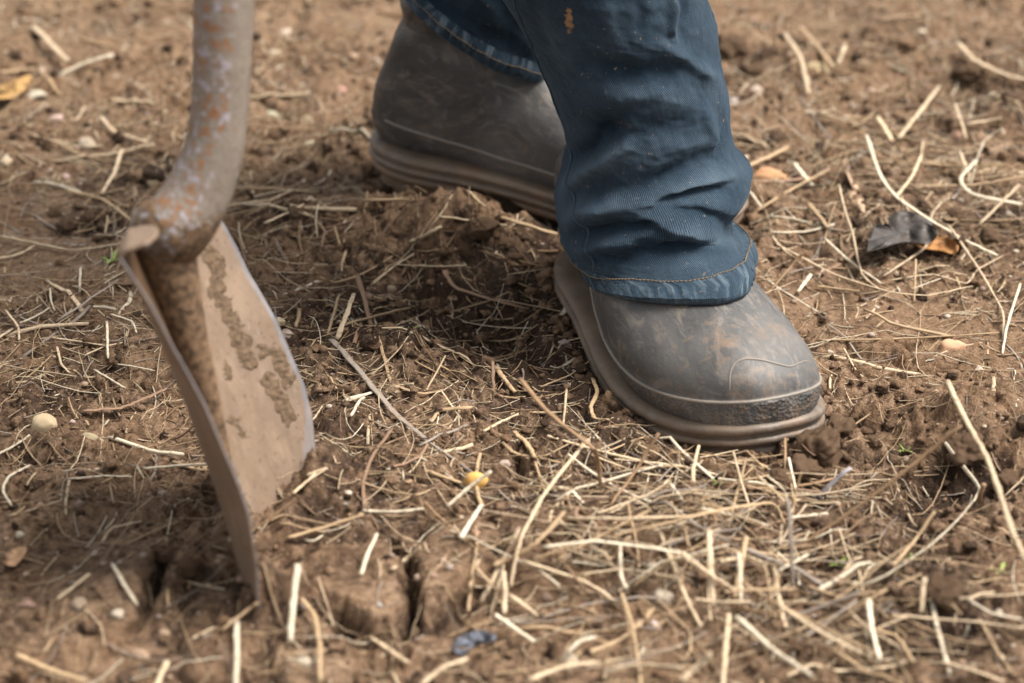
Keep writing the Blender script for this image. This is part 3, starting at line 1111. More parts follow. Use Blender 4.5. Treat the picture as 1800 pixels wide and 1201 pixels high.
def hem_and_stitches(V, hn, leg, seed, wear_shade_v):
    """a folded, doubled band proud of the cloth, and a row of stitches along its upper edge"""
    N = normals_grid(V)
    cen_ = V.mean(1, keepdims=True)
    if ((V - cen_) * N).sum(2).mean() < 0:
        N = -N
    nth = V.shape[1]
    thv = np.linspace(0, 2 * np.pi, nth, endpoint=False)
    pk = .0003 * np.sin(thv * 46 + 2 * gnoise(thv * 3, thv * 0 + seed))[None] + .0007 * gnoise(thv * 9 + seed, thv * 0)[None]
    prof = np.interp(np.arange(hn), [0, 1, 3, hn - 4, hn - 1], [.0010, .0022, .0027, .0024, -.0004])[:, None]
    B = V[:hn] + N[:hn] * (prof + pk * np.sin(np.linspace(.25, 1, hn) * np.pi)[:, None])[..., None]
    under = V[:1] - N[:1] * .0014 + np.array([0, 0, .0012])
    inner = V[:max(hn // 2, 2)][::-1] if False else V[:hn] - N[:hn] * .0016
    B2 = np.concatenate([inner[::-1], under, B[:1] - np.array([0, 0, .0012]), B], 0)
    hv_ = np.concatenate([np.linspace(.014, 0, hn), [0, 0], np.linspace(0, .014, hn)])
    w_ = np.concatenate([np.full((hn + 2, nth), .5), wear_shade_v[:hn] * .5 - .02 + .25 * gnoise(thv * 14 + seed, thv * 0)[None]], 0)
    w_[hn:hn + 5] += .35
    denim_mesh('hem', B2, nth, {'wear': w_, 'spot': np.zeros_like(w_)}, hv_, leg, MAT_HEM, None, 'hem')
    # stitches
    b = Batch()
    row = V[hn - 4] + N[hn - 4] * .0028
    per = np.linalg.norm(np.roll(row, -1, 0) - row, axis=1)
    cum = np.concatenate([[0], np.cumsum(per)])
    L = cum[-1]
    loop = np.vstack([row, row[:1]])
    pos = 0.0
    while pos < L - .003:
        t = np.linspace(pos, pos + .0024, 4)
        P = np.stack([np.interp(t, cum, loop[:, a]) for a in range(3)], 1)
        P[[0, -1]] -= (P[[0, -1]] - cen_[hn - 4]) * .008
        v, f, u = tube_np(P, [.0003, .00038, .00038, .0003], 5)
        b.add(v, f, u)
        pos += .0028
    o = link('stitching', b.mesh('stitching'), MAT_THREAD, leg)
    o['kind'] = 'stuff'
    return N


NF = hem_and_stitches(V1, HEMN, jl, 1.0, wear)
# the inseam, a thin doubled ridge running down the leg's inner side
cols_ = []
for k in range(HEMN + 3, NV):
    tgt = np.interp(ppy[k, int(NTH * .6)], [-150, 0, 100, 190, 290, 360, 470], [860, 905, 936, 968, 1000, 1015, 1045])
    j = np.argmin(np.abs(ppx[k] - tgt) + 1e4 * (front[k] < .5))
    cols_.append(V1[k, j] + NF[k, j] * .0003 * np.sign(((V1[k, j] - V1[k].mean(0)) @ NF[k, j])))
cols_ = np.array(cols_)[::3]
for _ in range(2):
    cols_[1:-1] = .5 * cols_[1:-1] + .25 * (cols_[:-2] + cols_[2:])
v, f, u = tube_np(cols_, .0010, 6)
link('seam', mesh_np('inseam', v, f, True, {'wear': np.full(len(v), .55), 'spot': np.zeros(len(v))}, u), MAT_HEM, jl)

# --- the upper leg and hips above the picture, so that the person goes on
HIP = np.array([cen[-1, 0] - .10, cen[-1, 1] + .10, .80])


def upper_leg(a, ra, hip, name):
    P = catmull(np.array([a, a * .55 + hip * .45 + np.array([.02, -.06, .02]), hip]), 30)
    P = np.vstack([P[0] - (P[1] - P[0]) * .3, P])
    v, f, u = tube_np(P, np.interp(np.linspace(0, 1, len(P)), [0, .08, .45, 1], [ra, ra * 1.005, .088, .105]), 48, 1.0)
    v = v + (.004 * fbm(v[:, 0] * 2, v[:, 2], .08, 3, 3))[:, None]
    return v, f, u


def dn(v):
    return {'wear': np.full(len(v), .15), 'spot': np.zeros(len(v))}


v, f, u = upper_leg(cen[-1] - np.array([0, 0, .002]), rad[-1] * .985, HIP + np.array([.07, 0, 0]), 'thigh')
link('thigh', mesh_np('front_thigh', v, f, True, dn(v), u), MAT_DENIM, jl)

# --- rear leg
rc = RB_HEEL + RB_D * .080
hem_c = np.array([rc[0] + .004, rc[1] + .004, .138])
up_dir = np.array([.30, .02, 1.0])
up_dir /= np.linalg.norm(up_dir)
NR2, NT2 = 130, 220
tt = np.linspace(0, 1, NR2)
c2 = hem_c[None] + up_dir[None] * (tt * .30)[:, None]
c2[:, 0] += .01 * np.sin(tt * 3)
tl = np.array([RB_D[0], RB_D[1], -0.62])
tl /= np.linalg.norm(tl)
e2 = np.cross(up_dir, tl); e2 /= np.linalg.norm(e2)
th2 = np.linspace(0, 2 * np.pi, NT2, endpoint=False)
r2 = np.interp(tt, [0, .1, .25, .5, 1], [.070, .071, .0745, .075, .082])
ax1 = (1 - tt)[:, None] * tl[None] + tt[:, None] * np.array([RB_D[0], RB_D[1], -.1])[None]
ax1 /= np.linalg.norm(ax1, axis=1)[:, None]
V2 = c2[:, None] + r2[:, None, None] * (1.06 * np.cos(th2)[None, :, None] * ax1[:, None] + np.sin(th2)[None, :, None] * e2[None, None])
dd = V2 - c2[:, None]
dd /= np.linalg.norm(dd, axis=2)[..., None]
H2 = tt[:, None] * .30 + 0 * th2[None]
S2 = th2[None] * .07 + 0 * H2
w2 = .0065 * fbm(S2 * .6, H2 * 1.6 + S2 * .5, .045, 3, 7) * sstep(0, .03, H2) + .003 * fbm(S2, H2, .02, 3, 9)
V2 = V2 + dd * w2[..., None]
jl2 = denim_mesh('rear_jeans_leg', V2, NT2, {'wear': np.clip(w2 * 60, -.5, .6) - .15, 'spot': np.zeros_like(w2)}, tt * .30, person, MAT_DENIM, 'shaded dark blue jeans leg of the rear foot')  # worn crests lighter, crease shade painted darker, following the folds
hem_and_stitches(V2, max(int(.017 / .30 * NR2), 6), jl2, 5.0, w2 * 40)
v, f, u = upper_leg(c2[-1], r2[-1] * .99, HIP - np.array([.07, 0, 0]), 'thigh')
link('thigh', mesh_np('rear_thigh', v, f, True, dn(v), u), MAT_DENIM, jl2)
P = np.array([HIP + [0, 0, -.10], HIP + [0, 0, -.05], HIP + [0, .005, .03], HIP + [0, .01, .12], HIP + [0, .01, .20]])
P = catmull(P, 16)
v, f, u = tube_np(P, np.interp(np.linspace(0, 1, 16), [0, .2, .6, 1], [.10, .17, .175, .155]), 48)
v[:, 1] = HIP[1] + (v[:, 1] - HIP[1]) * .72
link('jeans_seat', mesh_np('jeans_seat', v, f, True, dn(v), u), MAT_DENIM, person)

# ------------------------------------------------------------------ spade
spade = link('spade', None, None, None, 'round-point spade with rusty painted socket and mud-coated blade pushed into the soil', 'spade')
TIP = gp(470, 1004, -.005)
WAX = np.array([math.cos(1.5139), math.sin(1.5139), 0.0])
AAX = np.array([.3518, -.2221, -1.0]); AAX /= np.linalg.norm(AAX)      # down the blade
WAX = WAX - AAX * (WAX @ AAX); WAX /= np.linalg.norm(WAX)
NAX = np.cross(AAX, WAX)
if NAX[0] < 0:
    NAX = -NAX
BL = .2605
BTOP = TIP + AAX * .049 - AAX * BL
UH = .098 * .881


def half_w(v):
    return .881 * np.interp(v / BL * .292, [0, .01, .06, .15, .20, .235, .262, .280, .289, .292], [.094, .0955, .094, .097, .092, .080, .061, .038, .018, .001])


def dish(v):
    return .9045 * np.interp(v / BL * .292, [0, .03, .10, .17, .24, .292], [.020, .027, .038, .042, .034, .014])


def blade_pt(s, v, off=0.0):
    """s in -1..1 across, v metres down"""
    u = s * half_w(v)
    q = (u / UH) ** 2
    n = dish(v) * q + .0035 * np.exp(-(u / .010) ** 2) * sstep(0.02, .12, v) * (1 - sstep(.15, .24, v))
    n = n - .0127 * (v / BL) ** 2
    return BTOP + u[..., None] * WAX + v[..., None] * AAX + (n + off)[..., None] * NAX


NU, NVB = 80, 150
sg = np.linspace(-1, 1, NU)
vg = np.linspace(0, BL, NVB)
SS, VV = np.meshgrid(sg, vg)
bfront, bback = blade_pt(SS, VV, .0009), blade_pt(SS, VV, -.0009)
bfront = bfront + NAX * (.0006 * fbm(SS * .1, VV, .03, 3, 5))[..., None]
px_, py_, _ = project(bfront)
bare = 1.0 * np.exp(-((np.abs(SS) - 1) / .06) ** 2) + .8 * sstep(.45, .95, SS) * sstep(.135, .185, VV) * (1 - sstep(.24, .28, VV)) - .25
bare_b = .5 * np.exp(-((np.abs(SS) - 1) / .05) ** 2) - .2
mud_shade = .95 * np.exp(-((SS + .18) / .35) ** 2) * (1 - sstep(.09, .15, VV)) + .75 * np.exp(-((SS + .72) / .28) ** 2) * (1 - sstep(.09, .14, VV)) + .6 * sstep(.245, .285, VV)  # mud by tongue and tip, plus shade of the near trough painted dark
ring = np.concatenate([bfront, bback[:, ::-1]], 1)
att = {'bare': np.concatenate([bare, bare_b[:, ::-1]], 1).ravel(), 'mud': np.concatenate([mud_shade, 0 * mud_shade - .3], 1).ravel()}
Vb = ring.reshape(-1, 3)
blade = link('blade', mesh_np('blade', Vb, grid_faces(NVB, 2 * NU), True, att), MAT_BLADE, spade, 'dished steel blade coated in dried tan mud')

# turned-over treads at the two shoulders
for s0, s1 in ((-1, -.22), (1, .22)):
    ns, nn = 26, 14
    ss = np.linspace(s0, s1, ns)
    rowsT = []
    for q in np.linspace(0, 1, nn):
        wdt = .0245 * np.sqrt(np.clip(np.sin(np.pi * (.14 + .84 * np.linspace(0, 1, ns))), 0, 1))
        base = blade_pt(ss, np.zeros(ns), .0)
        a = q * 1.45
        rad_ = .0045
        bend = min(a, 1.45)
        P = base + NAX * (wdt * q)[:, None] - AAX * (.0035 * np.sin(min(q * 3, 1) * np.pi / 2))
        rowsT.append(P)
    T1 = np.array(rowsT)
    T2 = T1 + AAX * .0020
    full = np.concatenate([T1, T2[::-1]], 0)
    n0 = len(full)
    Vt = full.reshape(-1, 3)
    i = np.arange(n0)[:, None]; j = np.arange(ns - 1)[None]
    i2 = (i + 1) % n0
    Ft = np.stack([i * ns + j, i * ns + j + 1, i2 * ns + j + 1, i2 * ns + j], -1).reshape(-1, 4)
    # end strips
    ends = []
    for col in (0, ns - 1):
        for r in range(nn - 1):
            ends.append([r * ns + col, (r + 1) * ns + col, (n0 - 2 - r) * ns + col, (n0 - 1 - r) * ns + col])
    Ft = np.vstack([Ft, np.array(ends)])
    link('foot_tread', mesh_np('foot_tread', Vt, Ft, True, {'bare': np.full(len(Vt), -.3), 'mud': np.full(len(Vt), -.3)}), MAT_BLADE, spade)

# socket: a bent tube that runs out as a tongue down the middle of the blade
def bp(s, v, off):
    return blade_pt(np.array([s]), np.array([v]), off)[0]


y0 = bp(0, 0, 0)[1]
s_pts = [bp(-.02, .150, .001), bp(-.02, .110, .003), bp(-.01, .070, .006), bp(0, .035, .010), bp(0, .006, .015),
         at_y(np.array(305.), np.array(404.), y0 - .004), at_y(np.array(344.), np.array(346.), y0 + .004),
         at_y(np.array(374.), np.array(270.), y0 + .010), at_y(np.array(385.), np.array(190.), y0 + .016), at_y(np.array(391.), np.array(90.), y0 + .022),
         at_y(np.array(394.), np.array(-20.), y0 + .028), at_y(np.array(399.), np.array(-200.), y0 + .040), at_y(np.array(403.), np.array(-380.), y0 + .05)]
s_rad = np.array([.0030, .0065, .0105,   .0150, .0183, .0200, .0186, .0164, .0158, .0160, .0164, .0168, .0170])
SP = catmull(np.array([np.ravel(p) for p in s_pts]), 200)
SR = catmull(np.stack([s_rad, s_rad], 1), 200)[:, 0]
v, f, u = tube_np(SP, SR, 72)
v += (.0006 * fbm(v[:, 0] + v[:, 1], v[:, 2], .03, 3, 6))[:, None] * np.array([1, .3, .3])
tpar = np.concatenate([[0], np.linspace(0, 1, 200), [1]]).repeat(72)
cc = np.vstack([SP[:1], SP, SP[-1:]]).repeat(72, axis=0)
rel = (v - cc) / np.maximum(np.concatenate([SR[:1], SR, SR[-1:]]).repeat(72), 1e-4)[:, None]
face = rel @ np.array([-.30, -.88, .35])
worn = sstep(.2, .95, face + .25 * gnoise(v[:, 2] / .05, v[:, 0] / .05)) * 1.0 - .25
smud = 1.1 - 1.0 * sstep(.30, .50, tpar + .10 * rel[:, 0] * -1)
sk = link('socket', mesh_np('socket', v, f, True, {'worn': worn, 'mud': smud}, u), MAT_SOCKET, spade, 'bent steel socket, grey paint chipped to rust')
d_ = SP[-1] - SP[-10]; d_ /= np.linalg.norm(d_)
Ph = np.array([SP[-1] - d_ * .03, SP[-1] + d_ * .2, SP[-1] + d_ * .45, SP[-1] + d_ * .70])
v, f, u = tube_np(catmull(Ph, 20), .0158, 32)
hd = link('handle', mesh_np('handle', v, f, True, uv=u), MAT_WOOD, spade)
e = Ph[-1]
t = np.linspace(-np.pi * .5, np.pi * 1.5, 60)
g_ = np.stack([np.cos(t) * .055, np.zeros(60), np.sin(t) * .05], 1) * np.array([1, 1, 1])
g_[:, 0] *= 1 - .35 * (g_[:, 2] < 0) * np.abs(g_[:, 2] / .05)
Pg = e + np.array([0, 0, .045]) + g_
v, f, u = tube_np(Pg, .0115, 20)
link('grip', mesh_np('grip', v, f, True, uv=u), MAT_WOOD, spade)

# crusts of drying mud on the inner face: patches with a ragged edge and their own thickness
PATCHES = [
    ([(372, 446), (384, 468), (378, 500), (398, 545), (418, 590), (432, 625), (440, 640)], 15, .0022),
    ([(458, 612), (468, 622)], 8, .0016), ([(484, 615), (498, 650), (505, 668)], 13, .0022),
    ([(470, 670), (490, 700), (508, 735)], 15, .0024), ([(335, 622), (342, 650), (352, 680)], 6, .0018),
    ([(372, 770), (400, 830), (425, 885), (440, 925)], 13, .0030), ([(398, 640), (405, 665)], 6, .0010), ([(410, 735), (428, 765)], 8, .0012),
    ([(352, 700), (368, 745), (385, 790)], 7, .0018)]
fine_s, fine_v = np.meshgrid(np.linspace(-.99, .99, 300), np.linspace(.004, BL - .004, 420))
fp = blade_pt(fine_s, fine_v, .0009)
qx, qy, _ = project(fp)
for pts, wd, thk in PATCHES:
    d, fr = seg_dist(qx + 9 * gnoise(qx / 15, qy / 15) + 3.5 * gnoise(qx / 6, qy / 6), qy + 9 * gnoise(qx / 15 + 4, qy / 15) + 3 * gnoise(qx / 6 + 3, qy / 6), catmull(np.array(pts, float), 10))
    front_only = fine_s > (-.25 if pts[0][0] < 380 and pts[0][1] > 600 else 0.0)
    t_ = np.clip(1 - d / wd, 0, 1) * front_only
    t_ = np.where(t_ > 0, thk * .8 * (t_ ** .8) * np.clip(.7 + 1.6 * fbm(qx, qy, 16, 4, 2, .6), .05, 2), -.0002)
    Vp = fp + NAX * t_[..., None]
    keep = t_ > 0
    n2 = 300
    Fg = grid_faces(420, n2, False)
    kk = keep.ravel()[Fg].any(1)
    Fg = Fg[kk]
    if len(Fg) == 0:
        continue
    used, inv = np.unique(Fg.ravel(), return_inverse=True)
    link('mud_crust', mesh_np('mud_crust', Vp.reshape(-1, 3)[used], inv.reshape(-1, 4), True), MAT_MUD, spade)

# ------------------------------------------------------------------ litter on the soil
PALE, CREAM, TAN, BROWN, GREY, ROOT, OCHRE = (.70, .55, .365), (.82, .72, .54), (.50, .355, .205), (.34, .215, .118), (.37, .315, .265), (.32, .20, .13), (.52, .30, .10)
CNAME = {PALE: 'pale straw-coloured', CREAM: 'bleached cream', TAN: 'tan', BROWN: 'brown', GREY: 'weathered grey', ROOT: 'reddish brown', OCHRE: 'ochre'}
ITEMS = []       # (object, kind word, attributes, px, py) waiting for their labels
p_, c_, t_c, b_, g_c, r_c = PALE, CREAM, TAN, BROWN, GREY, ROOT

# stalks traced where they lie: points in the photo, thickness px, colour, lift at start and end in m
STALKS = [
    ([(583, 597), (612, 628), (640, 662), (690, 722), (745, 770)], 17, GREY, .004, .004), ([(738, 768), (790, 802), (832, 832)], 9, GREY, .002, 0),
    ([(592, 597), (607, 558), (622, 516)], 13, p_, 0, .022), ([(600, 572), (660, 556), (722, 541)], 14, t_c, 0, .008), ([(628, 484), (640, 525), (652, 575)], 12, ROOT, .016, 0),
    ([(478, 478), (550, 480)], 5, p_, .003, .003), ([(550, 482), (590, 496), (640, 480), (690, 450)], 5, t_c, 0, .004), ([(655, 500), (690, 470), (728, 446)], 6, p_, 0, .006),
    ([(690, 465), (765, 468), (820, 467)], 5, p_, .002, .008), ([(780, 475), (800, 505), (860, 525), (930, 543)], 11, r_c, .004, .001), ([(870, 525), (930, 536), (1010, 552)], 6, p_, .002, .002),
    ([(1000, 535), (985, 557)], 12, c_, .004, .002), ([(665, 590), (678, 640), (690, 675), (740, 692), (782, 686)], 8, t_c, 0, .002), ([(914, 666), (960, 722), (1020, 770), (1045, 790)], 13, b_, .050, .030),
    ([(1045, 788), (1052, 815), (1056, 858)], 12, b_, .030, 0), ([(1157, 763), (1115, 830), (1070, 892)], 15, b_, .040, 0), ([(1033, 773), (960, 863), (919, 938), (905, 990), (897, 1032)], 9, p_, .030, .004),
    ([(870, 645), (888, 668), (906, 690)], 12, t_c, .004, 0), ([(866, 635), (868, 692)], 8, ROOT, .012, 0), ([(864, 828), (825, 857), (785, 892)], 13, c_, .022, .006), ([(730, 821), (770, 835), (812, 850)], 12, t_c, 0, .004),
    ([(637, 898), (690, 900), (745, 895)], 10, c_, .004, .006), ([(505, 945), (570, 926), (640, 904)], 13, t_c, .002, .010), ([(523, 992), (515, 1060), (510, 1127)], 16, c_, .018, .004),
    ([(530, 1052), (552, 1080), (562, 1130), (563, 1201)], 12, t_c, .004, .010), ([(416, 1092), (415, 1215)], 13, c_, .004, .016), ([(452, 1060), (390, 1108)], 12, t_c, .004, .002), ([(198, 992), (220, 1030), (242, 1065)], 11, c_, .004, .002),
    ([(100, 1054), (158, 1008)], 10, p_, .002, .006), ([(294, 1162), (272, 1210)], 14, p_, .004, .010), ([(30, 1150), (75, 1172), (150, 1197)], 17, t_c, .004, .008), ([(120, 842), (180, 837), (232, 838)], 9, c_, .002, .004),
    ([(122, 842), (116, 880), (116, 905)], 7, p_, .002, 0), ([(252, 824), (310, 819), (362, 815)], 8, c_, .003, .005), ([(52, 818), (15, 838), (5, 862), (20, 888)], 7, c_, .004, .008), ([(180, 952), (198, 928), (250, 916)], 8, p_, .003, .002),
    ([(215, 960), (270, 934), (318, 915)], 6, t_c, .002, .002), ([(145, 722), (215, 716), (262, 697), (292, 684)], 13, ROOT, .002, .006), ([(810, 946), (828, 915), (848, 886)], 12, c_, .006, .012), ([(688, 1001), (740, 963)], 10, p_, .004, .004),
    ([(635, 1010), (646, 975), (663, 938)], 9, c_, .006, .010), ([(835, 905), (838, 960), (829, 1012)], 7, t_c, .002, .002), ([(866, 995), (905, 978), (945, 952), (992, 900)], 16, TAN, .004, .018), ([(983, 856), (1005, 862), (1025, 884)], 10, c_, .008, .006),
    ([(994, 911), (1090, 912), (1200, 908)], 11, p_, .014, .020), ([(1190, 912), (1290, 893), (1350, 884), (1366, 892), (1380, 924)], 12, t_c, .026, .010), ([(955, 962), (1043, 951), (1120, 960), (1205, 972)], 14, c_, .016, .020),
    ([(1198, 970), (1245, 1006), (1292, 1037)], 13, p_, .020, .014), ([(934, 984), (985, 966), (1045, 948)], 10, t_c, .008, .012), ([(1075, 943), (1140, 926), (1205, 912)], 10, t_c, .010, .018), ([(919, 986), (1024, 1021), (1082, 1056)], 10, p_, .012, .004),
    ([(884, 1003), (888, 1040), (886, 1080)], 14, p_, .012, .004), ([(829, 1012), (823, 1075)], 9, t_c, .006, .003), ([(836, 997), (878, 1044)], 10, t_c, .004, .006), ([(870, 1080), (905, 1104), (940, 1128)], 13, c_, .010, .004),
    ([(896, 1045), (946, 1082)], 12, p_, .006, .004), ([(996, 1149), (1018, 1128), (1048, 1120)], 12, c_, .008, .012), ([(652, 1121), (716, 1164)], 12, p_, .004, .004), ([(740, 1204), (780, 1172), (822, 1158)], 14, p_, .006, .014),
    ([(1100, 873), (1156, 896), (1202, 897)], 8, p_, .006, .006), ([(1178, 850), (1200, 880)], 10, c_, .010, .004), ([(1012, 823), (1033, 860)], 8, ROOT, .010, .002), ([(641, 895), (638, 848), (656, 799), (690, 752)], 9, r_c, .002, .006),
    ([(662, 787), (690, 776), (720, 764)], 6, r_c, .003, .002), ([(690, 820), (712, 815), (738, 802), (752, 780)], 8, r_c, .002, .004), ([(903, 760), (925, 778), (940, 804)], 13, TAN, .003, .002), ([(940, 812), (958, 864)], 7, t_c, .002, .002),
    ([(1690, 748), (1594, 826), (1493, 902), (1400, 964)], 15, b_, .075, .012), ([(1665, 670), (1703, 750), (1733, 799), (1756, 863), (1778, 930), (1806, 990)], 15, p_, .060, .050), ([(1440, 875), (1462, 850), (1495, 822)], 19, (.42, .40, .42), .004, .022),
    ([(1388, 910), (1455, 903)], 9, c_, .012, .010), ([(1230, 893), (1290, 905), (1352, 924)], 10, c_, .018, .012), ([(1386, 880), (1391, 960), (1394, 1040)], 11, GREY, .050, .004), ([(1478, 1010), (1500, 985), (1538, 974), (1566, 990)], 10, p_, .004, .012),
    ([(1500, 1024), (1512, 1030), (1560, 1010), (1643, 953), (1696, 900), (1722, 859), (1684, 810), (1660, 778)], 11, c_, .006, .020), ([(1570, 994), (1608, 950), (1643, 898)], 9, t_c, .010, .020), ([(1625, 1015), (1619, 1078)], 12, p_, .012, .004),
    ([(1527, 1054), (1533, 1107), (1547, 1160)], 14, c_, .018, .006), ([(1247, 932), (1250, 1000), (1255, 1080)], 12, p_, .024, .006), ([(1299, 972), (1303, 1064)], 11, c_, .024, .006), ([(1294, 1084), (1361, 1144), (1426, 1188)], 17, c_, .014, .012),
    ([(1368, 1064), (1440, 1110), (1532, 1156)], 13, p_, .020, .010), ([(1380, 1103), (1463, 1140), (1530, 1184)], 12, t_c, .012, .006), ([(1196, 1198), (1248, 1150)], 20, p_, .006, .020), ([(1281, 1078), (1276, 1140), (1270, 1215)], 13, p_, .012, .010),
    ([(1305, 1024), (1369, 1062), (1460, 1110), (1542, 1150)], 11, t_c, .014, .012), ([(1703, 1054), (1741, 1077), (1797, 1089)], 9, c_, .008, .010), ([(1703, 1054), (1722, 1044), (1748, 1041)], 7, p_, .008, .004), ([(1654, 1163), (1710, 1178), (1765, 1198)], 10, p_, .006, .006),
    ([(1489, 1095), (1575, 1118), (1606, 1164)], 10, t_c, .008, .006), ([(1369, 1003), (1421, 974)], 9, c_, .016, .012), ([(1200, 1054), (1284, 1070)], 11, p_, .008, .010), ([(1763, 875), (1802, 838)], 9, p_, .010, .004),
    ([(1275, 868), (1294, 850), (1352, 855)], 9, t_c, .006, .012), ([(1493, 860), (1523, 845), (1566, 843)], 6, p_, .002, .003), ([(1350, 838), (1378, 862), (1388, 900)], 9, c_, .030, .012), ([(1332, 836), (1360, 862), (1384, 888)], 8, p_, .034, .014),
    ([(1408, 830), (1400, 862), (1394, 905)], 8, TAN, .034, .010), ([(1475, 325), (1485, 370), (1499, 411), (1515, 482), (1553, 514)], 6, p_, .025, .003), ([(1523, 238), (1548, 309), (1575, 346), (1640, 390), (1700, 424), (1753, 449)], 9, c_, .016, .004),
    ([(1575, 346), (1600, 315), (1620, 273)], 8, p_, .006, .022), ([(1764, 225), (1728, 250), (1705, 325)], 9, c_, .022, .004), ([(1716, 281), (1687, 316), (1710, 341), (1797, 360)], 10, c_, .012, .006), ([(1791, 325), (1721, 395)], 9, p_, .010, .004),
    ([(1450, 420), (1494, 460), (1548, 498)], 8, c_, .005, .003), ([(1364, 428), (1467, 482), (1560, 512), (1629, 519), (1710, 503)], 6, p_, .008, .004), ([(1418, 441), (1392, 466), (1345, 522)], 9, b_, .020, 0), ([(1426, 482), (1402, 513)], 10, c_, .005, .003),
    ([(1434, 503), (1510, 512)], 9, t_c, .002, .002), ([(1610, 456), (1607, 532)], 5, TAN, .018, 0), ([(1561, 493), (1640, 482), (1699, 498), (1718, 474), (1764, 449)], 6, p_, .004, .004), ([(1553, 485), (1629, 433), (1637, 379), (1655, 355)], 7, p_, .003, .016),
    ([(1667, 395), (1716, 466), (1762, 547), (1764, 601)], 7, p_, .010, .002), ([(1794, 498), (1770, 574), (1762, 623)], 6, c_, .010, .002), ([(1434, 598), (1530, 597), (1629, 593), (1756, 585)], 6, t_c, .002, .002), ([(1483, 612), (1504, 650)], 5, p_, .004, .002),
    ([(1304, 298), (1385, 260)], 12, t_c, .004, .006), ([(1326, 374), (1385, 336), (1458, 298)], 10, t_c, .004, .006), ([(1396, 287), (1410, 305), (1428, 326)], 13, c_, .008, .004), ([(1423, 357), (1456, 401)], 12, t_c, .005, .003),
    ([(1380, 60), (1407, 103), (1423, 168)], 13, p_, .020, .006), ([(1407, 46), (1440, 85), (1467, 119)], 13, t_c, .010, .006), ([(1485, 81), (1472, 114)], 12, p_, .010, .004), ([(1578, 244), (1610, 205), (1651, 152)], 11, p_, .006, .016),
    ([(1434, 206), (1510, 217), (1537, 198)], 9, t_c, .004, .006), ([(1542, 206), (1569, 249)], 13, p_, .008, .004), ([(1678, 181), (1699, 244)], 9, p_, .016, .004), ([(1699, 219), (1759, 208)], 9, p_, .006, .006), ([(1683, 76), (1716, 108), (1764, 130), (1806, 142)], 14, p_, .008, .006),
    ([(1445, 246), (1553, 254)], 8, t_c, .004, .004), ([(1597, 328), (1716, 325), (1802, 310)], 8, t_c, .004, .008), ([(60, 45), (90, 78), (120, 107)], 17, p_, .006, .010), ([(178, 205), (200, 230), (260, 250)], 9, p_, .008, .003),
    ([(215, 262), (200, 305), (178, 340)], 9, p_, .008, .002), ([(100, 252), (160, 278), (240, 288)], 9, t_c, .003, .003), ([(115, 335), (180, 350), (240, 395)], 10, t_c, .003, .002), ([(0, 415), (50, 425), (130, 440), (215, 428)], 10, p_, .004, .002),
    ([(-5, 455), (30, 448), (60, 432)], 10, p_, .002, .002), ([(0, 128), (60, 120)], 14, t_c, .004, .004), ([(392, 362), (440, 356), (480, 350), (515, 333)], 7, p_, .003, .006), ([(540, 345), (576, 366)], 9, c_, .006, .002), ([(465, 392), (520, 368), (548, 346)], 8, p_, .002, .006),
    ([(390, 330), (470, 332), (560, 338)], 10, t_c, .004, .004), ([(770, 380), (830, 388), (890, 396)], 10, p_, .010, .008), ([(640, 352), (740, 350), (820, 362), (900, 388), (980, 412)], 11, t_c, .012, .010), ([(802, 324), (830, 342), (856, 360)], 9, p_, .012, .006),
    ([(716, 325), (728, 348)], 10, t_c, .010, .004), ([(600, 345), (560, 352), (500, 352)], 8, TAN, .004, .003), ([(720, 425), (750, 412), (776, 398)], 9, p_, .003, .004), ([(588, 398), (600, 438)], 6, t_c, .006, .002), ([(565, 440), (570, 412), (592, 400)], 6, ROOT, .002, .008),
    ([(142, 470), (140, 500), (140, 515)], 6, c_, .014, .002), ([(88, 506), (90, 530), (96, 545)], 5, c_, .012, .002), ([(92, 594), (140, 600), (188, 608)], 8, p_, .003, .003), ([(188, 565), (190, 630)], 6, c_, .014, .001), ([(148, 625), (182, 610), (216, 602)], 5, p_, .003, .002),
    ([(195, 552), (232, 565), (240, 585)], 5, c_, .006, .003), ([(165, 650), (220, 682)], 7, c_, .004, .002), ([(203, 640), (240, 645), (272, 652)], 5, c_, .004, .002), ([(100, 610), (108, 640), (122, 655)], 6, p_, .004, .002), ([(-4, 595), (22, 578)], 8, p_, .003, .002), ([(10, 545), (32, 575), (33, 598)], 6, p_, .006, .002),
    ([(40, 670), (70, 645), (90, 625)], 5, t_c, .002, .003), ([(60, 648), (95, 662)], 4, p_, .002, .002), ([(616, 732), (632, 705), (641, 698)], 7, c_, .002, .006), ([(612, 705), (640, 697)], 5, p_, .002, .005), ([(580, 662), (592, 684)], 6, t_c, .003, .001), ([(775, 685), (800, 722), (812, 738)], 5, p_, .006, .002),
    ([(757, 742), (772, 722), (800, 718), (830, 716)], 9, TAN, .002, .003), ([(850, 758), (880, 742), (912, 728)], 8, p_, .002, .004), ([(1042, 665), (1050, 690), (1038, 715), (1045, 735), (1070, 738)], 10, TAN, .006, .002), ([(996, 685), (990, 750)], 6, p_, .008, .001), ([(950, 680), (1000, 660), (1045, 628)], 5, t_c, .002, .003),
    ([(1345, 690), (1358, 740), (1385, 775)], 8, TAN, .030, .010), ([(1332, 705), (1340, 730), (1372, 762)], 8, p_, .034, .012), ([(1380, 770), (1380, 835)], 7, BROWN, .018, 0), ([(1470, 790), (1430, 800), (1400, 770)], 6, ROOT, .004, .014),
    ([(1000, 780), (960, 800), (910, 806)], 6, t_c, .002, .002), ([(1040, 800), (1120, 830), (1200, 840)], 6, p_, .003, .003), ([(1060, 835), (1150, 820), (1230, 822)], 6, t_c, .004, .004), ([(1120, 780), (1160, 800), (1210, 838)], 5, p_, .004, .003),
